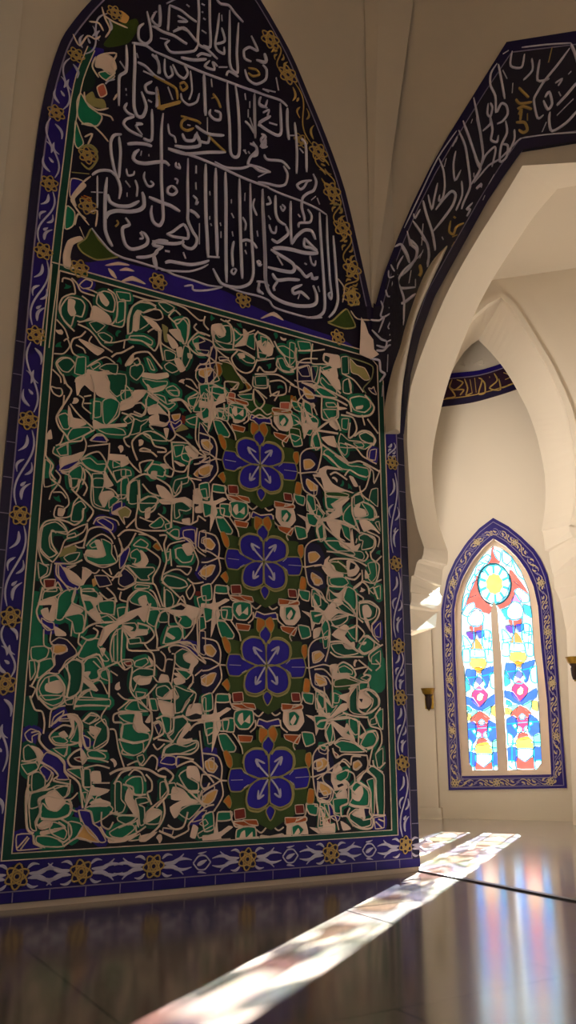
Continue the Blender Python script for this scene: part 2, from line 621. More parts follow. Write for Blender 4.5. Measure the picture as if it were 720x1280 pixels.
f g 8 270,760 380,730 390,790 340,830 290,780
l c 16 400,680 390,790 350,830
l c 16 220,810 140,840 150,916
l c 14 350,850 410,840 460,790
f n 0 350,830 400,825 400,845 350,845
l c 14 400,840 400,916
f g 8 260,430 370,420 370,480 340,490
l c 14 380,390 370,450 350,500
l c 20 490,430 430,460 380,520 410,575 490,580
f r 4 430,510 480,500 500,540 460,530
f c 0 490,430 540,510 500,560 490,490
l c 16 500,560 540,510 640,520 710,540
f b 6 500,320 560,350 560,420 530,420
l c 14 490,330 520,420 560,440
f g 8 510,210 560,160 620,170 560,230
l c 18 500,210 570,140 640,180 550,230
f g 8 600,240 680,190 700,260 700,360 590,430 610,340 640,280
l c 16 700,90 650,180 710,270 700,380 610,440 530,440
f c 0 560,250 650,270 600,350 570,310
f g 6 540,290 600,320 590,340
f g 10 540,460 600,440 680,480 680,510 560,500
l c 16 540,440 700,450
f g 8 380,600 480,590 490,680 380,610
f g 8 510,600 560,600 570,740 510,740
l c 14 500,570 500,730 550,780
f c 0 580,620 640,620 650,700 570,690
l c 16 510,590 620,565 720,590
l c 14 580,710 720,710
f c 0 580,730 600,750 720,770 640,810 560,840 520,916 550,820
f g 6 500,790 540,790 520,870
f g 6 570,810 620,810 600,850
f c 0 560,900 640,850 720,870 720,890 600,900
@ 135 890 5.54
f k 0 0,0 70,0 60,300 0,300
f g 10 60,20 170,10 180,50 160,80 100,60
f g 12 90,90 170,80 190,130 270,150 270,190 170,210 80,180
f c 0 180,20 220,20 230,80 280,130 200,140 165,100
l c 16 80,0 30,20 30,70 90,80 80,180
f g 8 70,190 160,220 230,210 230,270 170,300 100,270
l c 18 60,190 170,215 240,200
l c 14 90,260 90,290 170,300
f c 0 250,70 290,10 280,70
l c 16 290,0 295,130 270,220 230,280
l c 14 0,120 40,130 60,250 100,380
f n 6 310,90 340,75 360,110 340,160
l c 18 300,80 340,65 370,100 370,150 300,190
f g 10 360,30 420,40 420,130 390,150 370,80
l c 16 320,50 390,20 440,40 510,30
f g 10 450,40 500,30 540,70 480,140 440,200 410,170 440,140
l c 16 440,40 440,120 400,160 440,210
f c 0 470,200 540,80 560,110 500,180 550,200 480,230
l c 16 550,130 600,80 720,60
f c 0 600,60 720,40 720,120 660,80
l c 14 500,20 560,60 640,50
f g 10 390,250 450,220 530,240 600,210 590,250 480,290 380,290
f c 0 500,200 570,185 560,210 480,230
l c 16 360,320 380,250 430,210 330,190
l c 16 480,220 600,200 610,250 560,290 460,290 370,300
f b 8 350,350 390,305 450,310 460,350 430,365
l c 14 300,220 330,260 380,220
l c 16 460,370 470,310 580,330
f g 8 190,310 230,295 240,330 210,370
l c 14 120,370 190,340 230,370 290,300 330,330 320,400
l c 20 0,430 60,400 160,385 270,400 340,440 390,450
f k 0 80,430 170,390 260,400 330,480 330,590 300,630 280,560 270,450
l c 18 30,500 80,420 150,395
f g 10 40,490 80,490 80,600 110,640 90,690 40,690
f g 10 110,490 160,450 220,450 230,530 220,580 180,570
l c 16 90,500 160,520 170,570 250,570
f c 0 130,530 160,560 160,600 190,640 200,800 180,720 110,610
l c 14 130,440 170,400 220,420 250,480
l c 16 250,430 290,480 290,540 260,560 290,640
f g 10 180,600 250,590 270,620 200,640 240,660 240,770 210,780 200,680
f g 10 260,700 320,670 360,690 340,770 250,770
f c 0 240,770 260,690 380,590 300,660 360,700
l c 18 320,660 400,570 400,510 380,460
f g 10 350,490 380,480 400,540 350,600
l c 18 370,610 380,700 340,790 250,870
f g 8 60,720 170,710 200,740 130,780 60,750
l c 16 0,690 60,710 180,720 150,760 60,800
f g 8 0,830 90,780 160,780 170,810 90,870 20,860
f c 0 0,870 100,870 200,830 110,890 0,900
l c 14 180,780 190,830 250,790
f g 6 130,890 210,840 210,880
f c 0 210,860 330,830 250,890 210,890
f n 4 370,800 440,810 430,850 370,830
l c 16 340,820 450,870
l c 16 400,780 450,810 510,790 540,690
f g 8 400,500 450,490 460,520 480,550 410,570
f c 0 440,520 510,540 560,600 620,620 500,650 480,700 450,730 420,660 500,610 430,600
l c 16 460,490 540,540 660,660
f c 0 540,380 600,380 620,430 620,480 570,450 540,450
f g 12 480,440 530,400 540,450 610,490 610,540 540,540
l c 16 460,380 560,340 620,380 690,450 720,490
l c 18 330,410 380,390 440,440 410,490
l c 16 640,430 630,500 660,540 690,490
l c 14 540,550 620,550
f g 8 560,560 610,560 610,600
l c 16 640,540 620,600 660,650
f g 8 500,670 560,640 640,640 550,740 480,700
f b 4 570,760 610,690 670,680 640,740
f r 6 620,770 660,740 680,770 650,790
f g 6 610,840 720,780 720,840 620,870
l c 14 440,870 540,820 550,770 660,660 720,640
f c 0 580,780 610,800 590,870 560,860
f g 8 640,560 720,510 720,540 670,570 650,610
l c 14 620,130 640,300 650,420
f b 0 655,280 720,265 720,420 660,400
f p 10 680,330 720,315 720,395 690,390
f g 6 670,120 720,110 710,210 680,220
@ 390 555 6.545
f g 10 80,80 120,55 280,180 350,190 400,200 440,210 450,260 420,280 340,250 290,220 230,210 150,150
l c 18 50,0 160,80 280,160 380,150 530,230
f g 8 210,0 270,20 270,80 250,100 210,50
l c 16 180,0 230,100 280,160
l c 16 250,0 340,40 400,110 480,150
f g 8 320,0 480,0 420,50 370,40
f b 4 460,60 510,50 500,140 450,130
l c 14 490,0 440,60 440,130 510,170
l c 16 60,0 60,100 30,220 0,240
f c 0 170,100 220,110 290,170 250,160
l c 16 70,90 130,120 210,210
f c 0 0,240 60,210 110,190 240,220 110,210 100,250 150,330 220,370 330,410 260,390 190,400 130,390 90,380 60,280 0,270
l c 18 130,260 180,240 270,300
l c 18 250,270 290,220 360,260 430,280
f c 0 290,270 320,280 360,350 330,350
l c 16 430,170 460,220 420,370 340,420 310,450
l c 14 400,170 480,230 490,330 540,220
f g 8 470,380 520,370 520,520 450,460
l c 16 370,350 390,420 450,470
f g 8 330,430 380,420 410,470 330,510
f g 10 100,440 200,450 280,440 200,480 140,500 180,540 110,530
f G 4 100,400 200,400 280,420 270,440 110,430
f c 0 150,500 230,450 290,450 230,510 230,560 240,590 180,550
f g 10 250,560 310,500 320,600 340,660 330,680 240,630
l c 18 310,440 310,560 330,620 370,720
f c 0 330,530 380,490 370,530 430,550 420,590 340,600
f g 10 390,490 440,490 490,550 490,630 440,620 330,620 440,590 430,550
l c 18 400,480 480,520 510,590 480,630
l c 14 340,620 440,620
f c 0 370,620 450,640 540,740 500,710 460,700 410,720
l c 16 450,630 530,600
f g 6 500,650 530,640 540,720
f c 0 100,630 180,550 220,590 160,620 240,640 310,690 220,690 210,770 260,800 180,760
l c 20 40,630 130,600 100,560 160,550
l c 20 40,630 220,640 340,700 380,740
l c 20 40,630 150,740 300,860
l c 20 40,630 0,590
l c 16 40,630 20,720 50,800
l c 16 20,500 90,580
f g 8 30,530 80,590 60,620 20,590
f g 8 30,700 70,660 80,770 50,790
f g 10 220,660 290,690 300,800 250,760
f c 0 200,800 300,820 310,700 330,840 380,820 340,890 280,870
f g 12 100,800 200,800 220,840 320,890 330,916 220,900 130,850
l c 16 80,660 90,800 200,890 300,916
f g 12 370,760 420,740 490,790 480,850 390,870 400,800 370,790
l c 18 380,730 490,770 500,840 460,900
l c 16 430,720 530,770 520,850
l c 14 350,780 340,820
l c 16 90,380 100,520 150,560
l c 16 0,280 60,350 90,400
f p 4 0,340 30,350 20,420 0,430
f g 6 100,560 160,560 110,600
@ 390 690 6.545
f g 8 180,0 380,0 410,40 390,70 260,30
l c 16 100,0 260,20 400,80 440,40 420,0
l c 16 460,0 470,60 530,110 520,210 490,280
f g 6 440,100 500,90 510,200 470,250 430,200 460,180
l c 16 550,40 500,90
l c 18 120,80 180,60 330,70 430,120
f G 8 130,90 200,90 270,150 270,180 200,170 160,150
f c 0 60,110 130,40 110,80 160,120 180,160 240,190 210,230 120,200
l c 14 190,80 260,130
f c 0 270,80 320,80 370,140 340,190 280,200
f k 0 300,90 340,110 330,140 290,150
l c 20 380,180 330,230 250,210
f g 8 130,220 240,210 280,260 220,290 140,270
l c 16 110,200 120,280 250,290
l c 16 390,150 390,250 320,310
f c 0 420,150 450,210 420,220
l c 18 320,300 390,250 440,290 450,350
f g 6 450,310 490,290 490,350
f g 6 495,300 540,280 540,390 520,380
l c 14 400,240 480,260 550,230
l c 14 480,290 520,390
f g 10 240,340 280,290 340,330 345,430 330,480 250,400
l c 18 230,390 290,440 350,530
f c 0 110,300 160,340 210,340 270,280 230,400 180,360
f g 8 120,310 160,350 200,380 130,400
l c 14 120,280 105,390 190,420
f c 0 80,500 180,390 240,420 170,460 230,490 340,530 200,500 130,550
l c 20 0,450 80,500 0,530
l c 20 80,500 130,560 280,520
f g 10 180,430 240,430 330,510 290,520 220,480
f g 12 140,570 180,530 270,520 270,560 220,600 170,610
l c 18 340,330 350,440 350,560 345,740
l c 16 340,340 400,380 390,410 360,420
f g 12 370,430 440,420 510,460 500,530 450,560 380,540
l c 20 370,410 460,410 530,470 520,540 470,600
f c 0 400,450 440,440 470,490 460,530 410,530
f c 0 410,530 440,560 470,660 420,570
l c 16 330,520 400,580
l c 16 350,600 410,670 360,740
f c 0 150,680 250,600 290,630 250,690 340,790 240,780 260,740
l c 16 140,600 250,640 290,630 350,600
f g 8 270,640 340,620 340,720 310,700
l c 18 130,740 240,740 400,840
f g 12 140,760 230,750 260,790 310,790 360,830 250,850 170,820
f c 0 250,770 330,740 330,790 280,795
f g 12 370,790 430,700 490,740 480,800 410,830
l c 18 400,700 440,690 500,740 540,770
f c 0 370,750 430,740 410,760
l c 16 360,790 410,840 480,800 520,770
l c 16 130,820 190,860 300,860 400,860
l c 14 470,600 480,680 530,740
f b 4 490,640 540,580 540,700 500,690
f g 8 70,690 120,640 110,780 80,790
l c 16 60,590 80,550 120,600 125,760 90,900
f c 0 0,640 60,620 40,690 0,710
f p 8 0,840 50,820 70,850 20,890 0,890
l c 18 60,110 0,120
l c 16 0,300 60,370 110,420
f g 8 0,340 50,370 120,430 80,490 0,420
f p 6 0,210 60,230 40,280 0,270
l c 16 460,900 450,840 560,760
f g 4 470,860 540,810 540,916 470,916
@ 390 825 6.545
f c 0 130,50 200,40 190,110 280,110 290,160 240,180 160,150
f g 8 200,70 250,50 310,90 310,120 270,110 210,110
l c 18 190,50 240,20 310,60 340,120 330,150 390,180
f G 6 170,170 260,150 370,190 290,210 170,220
l c 16 150,80 150,380
l c 16 280,130 380,185 280,240
f g 6 380,150 430,125 460,140 430,170
l c 16 390,180 440,180 460,130 400,120
l c 16 320,80 440,60 400,120
l c 16 360,0 470,90
f g 6 370,190 440,190 430,240 370,250
l c 14 440,180 450,250
f g 12 410,270 450,250 520,310 520,380 470,430 420,440 470,380 480,320
l c 20 370,260 360,400 430,440 520,380 530,320 490,260 430,240 370,260
f c 0 370,270 420,260 460,300 470,350 430,390 370,390
f k 0 370,320 400,320 390,350
f g 8 160,270 210,290 200,350 160,350
f c 0 200,300 290,270 300,220 340,210 290,400 270,340
f g 10 290,300 350,220 350,400 420,450 330,440 290,410
f c 0 130,480 220,370 270,360 270,400 200,440
l c 18 230,430 330,460 440,470
l c 20 120,490 60,430 20,420
l c 26 120,490 200,480 290,470
f c 0 120,480 250,560 270,520 330,640 330,700 290,700 300,650 230,620
l c 22 120,490 50,500 20,530
l c 16 120,490 90,560 120,690
f g 10 100,530 140,520 150,600 130,690 90,620
l c 16 290,470 370,510 420,590
f g 10 290,480 350,490 360,600 330,610 290,550
f g 6 170,470 250,440 270,460
f g 8 260,600 280,570 300,620
f g 8 30,280 80,310 80,410 30,390
f g 8 90,330 150,390 190,370 130,450 100,430
l c 18 0,240 80,300 150,390
l c 14 80,220 100,430
l c 16 0,80 80,80 150,150
f p 8 10,150 60,160 100,185 50,210 10,200
l c 14 20,130 100,140 140,200
l c 16 370,500 360,690
f c 0 370,630 430,590 420,650
f g 12 380,690 430,600 480,590 510,640 490,700 420,720
l c 18 430,590 500,580 520,640 480,710 430,730
l c 18 330,670 430,750
f g 12 170,690 220,660 290,670 340,690 410,750 220,750 210,720
l c 18 160,690 220,640 330,660
l c 16 150,720 180,800 250,770 430,780
f r 4 150,740 200,780 170,790
f g 6 460,490 500,470 510,520 460,530
l c 16 440,480 460,540 540,570 550,680 500,770
l c 14 540,390 490,470
f g 4 500,440 560,400 560,570 530,540
f g 0 470,0 560,0 560,220 500,240 470,150
l c 16 500,0 540,50 500,90
f p 10 40,700 90,700 120,740 90,770 40,750
f g 6 50,700 100,710 90,740 60,730
f p 8 0,830 50,810 70,850 40,880 0,880
l c 16 430,780 440,850 420,916
l c 16 480,700 450,850 490,870
l c 14 180,890 240,810 300,860
f p 8 320,850 360,820 390,860 350,900 320,890
l c 16 300,860 310,790 380,790
f n 0 0,780 100,790 110,900 60,880
l c 16 110,700 110,916
f g 4 500,770 560,720 560,860 520,880
@ 390 950 6.545
f p 10 320,20 360,10 385,40 340,75 320,60
f p 8 0,20 50,5 70,45 30,75 0,70
l c 16 20,160 110,90 230,10 290,60
f c 0 150,60 200,40 230,80 180,110 170,160 250,160 290,200 250,240 150,240
f g 10 180,120 240,90 280,80 270,140 220,175 180,160
l c 16 250,80 320,110 330,180 290,220 270,190
l c 16 110,20 120,70 70,130 80,180 150,240 150,300 120,340 30,330 30,170
f g 8 40,180 90,190 140,240 130,310 110,330 40,330 50,310 110,300 100,250 40,260
f c 0 60,250 110,240 115,290 70,310
f k 0 190,205 230,190 245,205 200,225
f g 6 160,250 220,240 180,280
f c 0 180,290 260,240 270,300 200,310
f g 8 160,320 270,310 270,350 210,380 220,430 170,430 160,370
l c 16 280,220 275,350 220,380 220,460
f g 12 310,220 350,180 440,250 440,370 330,370 290,350 310,310
f c 0 310,290 360,230 390,210 400,270 370,330 330,320
l c 16 290,220 340,280
l c 18 440,0 430,80 350,160 400,200 460,260 450,430
f c 0 350,140 420,80 370,170
f g 10 440,80 480,50 560,110 570,150 570,440 520,440 510,300 500,150
f g 10 430,170 480,150 490,200 490,430 470,430 460,250
l c 20 430,90 500,150 500,260 520,430
l c 16 480,0 490,50 560,100
l c 16 530,70 580,20
f g 12 290,440 340,400 370,410 310,440 390,460 400,490 460,480 460,530 390,550 340,520 290,480
f c 0 310,440 390,390 430,400 420,450 410,490 380,470
l c 18 280,360 330,380 450,390
l c 18 290,390 270,450 320,530 400,560 470,550 480,480 450,430
f n 0 410,390 450,400 450,450 420,460
f b 4 490,470 570,460 570,550 500,560
l c 14 500,500 550,550
l c 14 520,480 570,500
l c 16 220,460 270,460 320,540
l c 14 40,370 90,400 120,460 170,460 200,570
f b 2 80,360 150,370 160,440 210,460 190,500 120,450
f g 6 50,460 70,460 70,520 50,530
f r 6 100,480 130,470 130,520 90,520
f o 4 85,470 105,460 100,500
f g 6 40,550 150,540 170,580 40,580
l c 14 0,370 40,400 30,540 60,590
f r 2 50,400 80,400 90,450
f c 0 220,500 270,530 300,560 240,570
l c 16 460,480 490,450 580,450
@ 15 980 5.54
f g 10 110,70 240,40 300,10 380,20 360,90 320,100 240,80 190,110 180,200 150,260 160,320 120,300
l c 22 110,0 90,80 95,300 140,340
l c 18 250,0 200,40 110,60
l c 18 230,80 175,120 190,190 160,270 200,300 240,280
f g 12 200,130 240,170 300,185 360,130 400,150 380,210 300,240 190,230
f c 0 225,100 250,70 290,50 330,90 360,120 310,180 260,170 235,140
l c 16 190,240 290,245 380,215 405,150 380,110
f g 10 270,260 330,280 370,330 350,380 280,350 250,320
f c 0 220,250 270,260 260,290 200,310 170,290
f c 0 190,330 350,300 280,330 200,350
l c 16 330,240 390,280 400,350 350,400 310,380
l c 14 310,260 360,300 280,310
f b 4 25,350 130,345 140,410 200,440 60,455 25,450
l c 12 30,440 100,360
l c 12 50,450 110,370
f g 8 165,360 250,360 330,390 340,430 220,430 160,400
l c 16 140,350 150,410 220,435
f b 8 450,180 530,190 550,270 590,300 640,390 600,400 520,330 470,240
f g 8 490,170 560,140 640,130 690,170 650,220 560,270 540,190
l c 16 450,180 470,260
f p 8 440,370 490,280 570,360 590,400 520,390
f g 8 380,260 460,270 480,300 430,370 390,390
l c 16 345,430 440,370 540,400
l c 16 600,290 640,360 700,390
l c 14 610,190 610,280 660,310 690,260
l c 14 660,210 720,190
f c 0 530,130 600,100 660,150 600,150
l c 14 400,120 400,170 440,190
f k 0 400,60 450,70 450,160 410,160
'''
MEDAL = '''
@ 250 760 4.5
f v 0 290,70 420,70 425,120 520,125 500,190 560,195 565,470 500,480 500,530 440,560 370,600 300,560 215,530 215,480 150,480 150,180 210,190 205,130 290,120
f o 5 110,175 130,165 155,200 160,240 150,260 130,240
f o 5 110,430 140,400 155,440 145,470 120,440
f o 5 560,215 585,210 590,260 575,290 555,250
f o 5 575,400 605,410 600,475 565,470
f o 6 310,60 350,75 350,110 320,140 305,120
f o 6 355,75 385,55 405,100 385,145 360,110
q r 5 170,480 225,475 230,525 175,530
q r 5 500,480 545,480 550,525 505,525
q a 5 190,90 270,100 260,130 200,125
q a 5 440,105 530,115 515,160 450,130
q a 5 215,535 290,540 300,570 250,560
q a 5 445,540 510,545 500,570 450,575
l y 11 215,240 225,195 270,165 325,172 345,205
l y 11 370,205 400,172 450,175 490,210 498,260 480,300
l y 11 240,380 232,440 250,485 300,498 345,478
l y 11 378,478 420,498 475,475 492,420 480,360
l c 6 215,190 205,145 160,75
l c 6 500,190 490,160 530,110
B b 9 355,320 350,200 320,175 270,170 230,195 220,240 235,290 290,320
B b 9 362,320 362,200 400,180 450,185 485,215 490,260 475,300 420,322
B b 9 350,330 290,335 250,370 235,430 250,470 300,485 345,465 355,440
B b 9 365,330 425,330 470,360 485,420 470,465 420,485 375,465 362,440
B b 8 350,105 385,150 358,205 320,155
B b 8 362,470 390,500 365,550 340,500
Q b 8 150,265 210,265 225,290 300,325 225,370 205,385 150,380 135,325
Q b 8 430,325 490,290 565,285 580,335 565,390 500,395 490,365
l w 12 355,318 310,265 288,226
l w 12 300,265 286,224 335,248
l w 12 365,318 400,265 428,222
l w 12 385,245 428,222 418,265
l w 12 352,332 320,390 300,430
l w 12 300,385 298,430 330,412
l w 12 368,332 405,385 418,430
l w 12 385,408 418,430 418,385
l w 5 150,322 215,325
l w 5 500,335 575,335
l w 9 218,282 242,300
l w 9 220,368 245,352
l w 9 468,318 490,297
l w 9 470,348 490,372
@s 250 760 4.5
f n 0 0,180 60,190 100,240 95,310 40,300 0,250
f n 0 0,330 95,330 100,420 60,470 0,480
f n 0 600,200 680,200 715,270 700,330 610,330
f n 0 610,345 700,370 720,450 660,470 615,430
f p 6 15,215 50,210 80,245 60,275 30,265 15,240
f p 6 0,400 50,370 80,370 60,420 30,440 0,430
f p 6 620,255 660,245 685,270 660,300 625,310
f p 6 640,370 690,400 700,430 660,440 635,400
l c 7 100,320 105,250 80,190 0,170
l c 7 100,320 50,290 0,280
l c 7 100,320 40,350 0,355
l c 7 100,320 110,400 60,480
l c 7 100,320 140,325
l c 8 600,340 600,230 640,180 720,160
l c 8 600,340 680,320 720,330
l c 8 600,340 620,440 690,480 720,540
l c 7 580,335 600,340
f g 6 85,485 160,490 150,530 80,530
f g 6 85,80 130,80 180,150 170,175 110,165
f g 6 540,100 600,110 610,160 560,175
f g 6 640,470 680,480 690,560 640,570
f g 6 560,480 625,485 620,540 580,530
f g 6 85,640 150,630 140,690 95,690
f g 6 0,500 55,480 60,570 10,580
f g 6 700,60 720,150 690,180 670,110
f c 0 65,590 78,480 85,590 140,560 165,570 100,615 110,660 85,720 60,690 60,640 0,650 0,600 40,600
f c 0 655,610 640,500 690,590 720,590 720,640 670,650 640,720 630,640 580,600
f g 6 185,585 230,570 285,580 290,640 260,680 210,680 180,640
f c 0 210,600 230,590 235,640 270,600 270,650 240,640 220,660 200,630
f c 0 460,570 500,560 560,570 575,640 540,690 490,690 455,640
f g 4 485,590 520,580 550,610 530,660 490,660
f c 0 495,640 520,600 530,625 510,660
f b 6 320,625 365,640 430,625 440,660 390,665 365,690 335,665 310,660
l c 8 290,590 320,610 365,570 410,605 440,590
l c 6 300,630 300,670 270,700
l c 6 440,630 445,670 480,700
f a 5 170,540 290,545 295,570 180,570
f a 5 450,550 560,545 560,570 455,580
l c 7 150,480 165,545 220,570
l c 7 565,470 555,540 500,565
f g 6 10,0 60,10 60,60 20,80
f g 6 110,0 170,0 170,70 115,60
f c 0 60,0 85,0 80,80 50,170 55,60
f g 6 610,20 680,30 660,90 620,80
'''
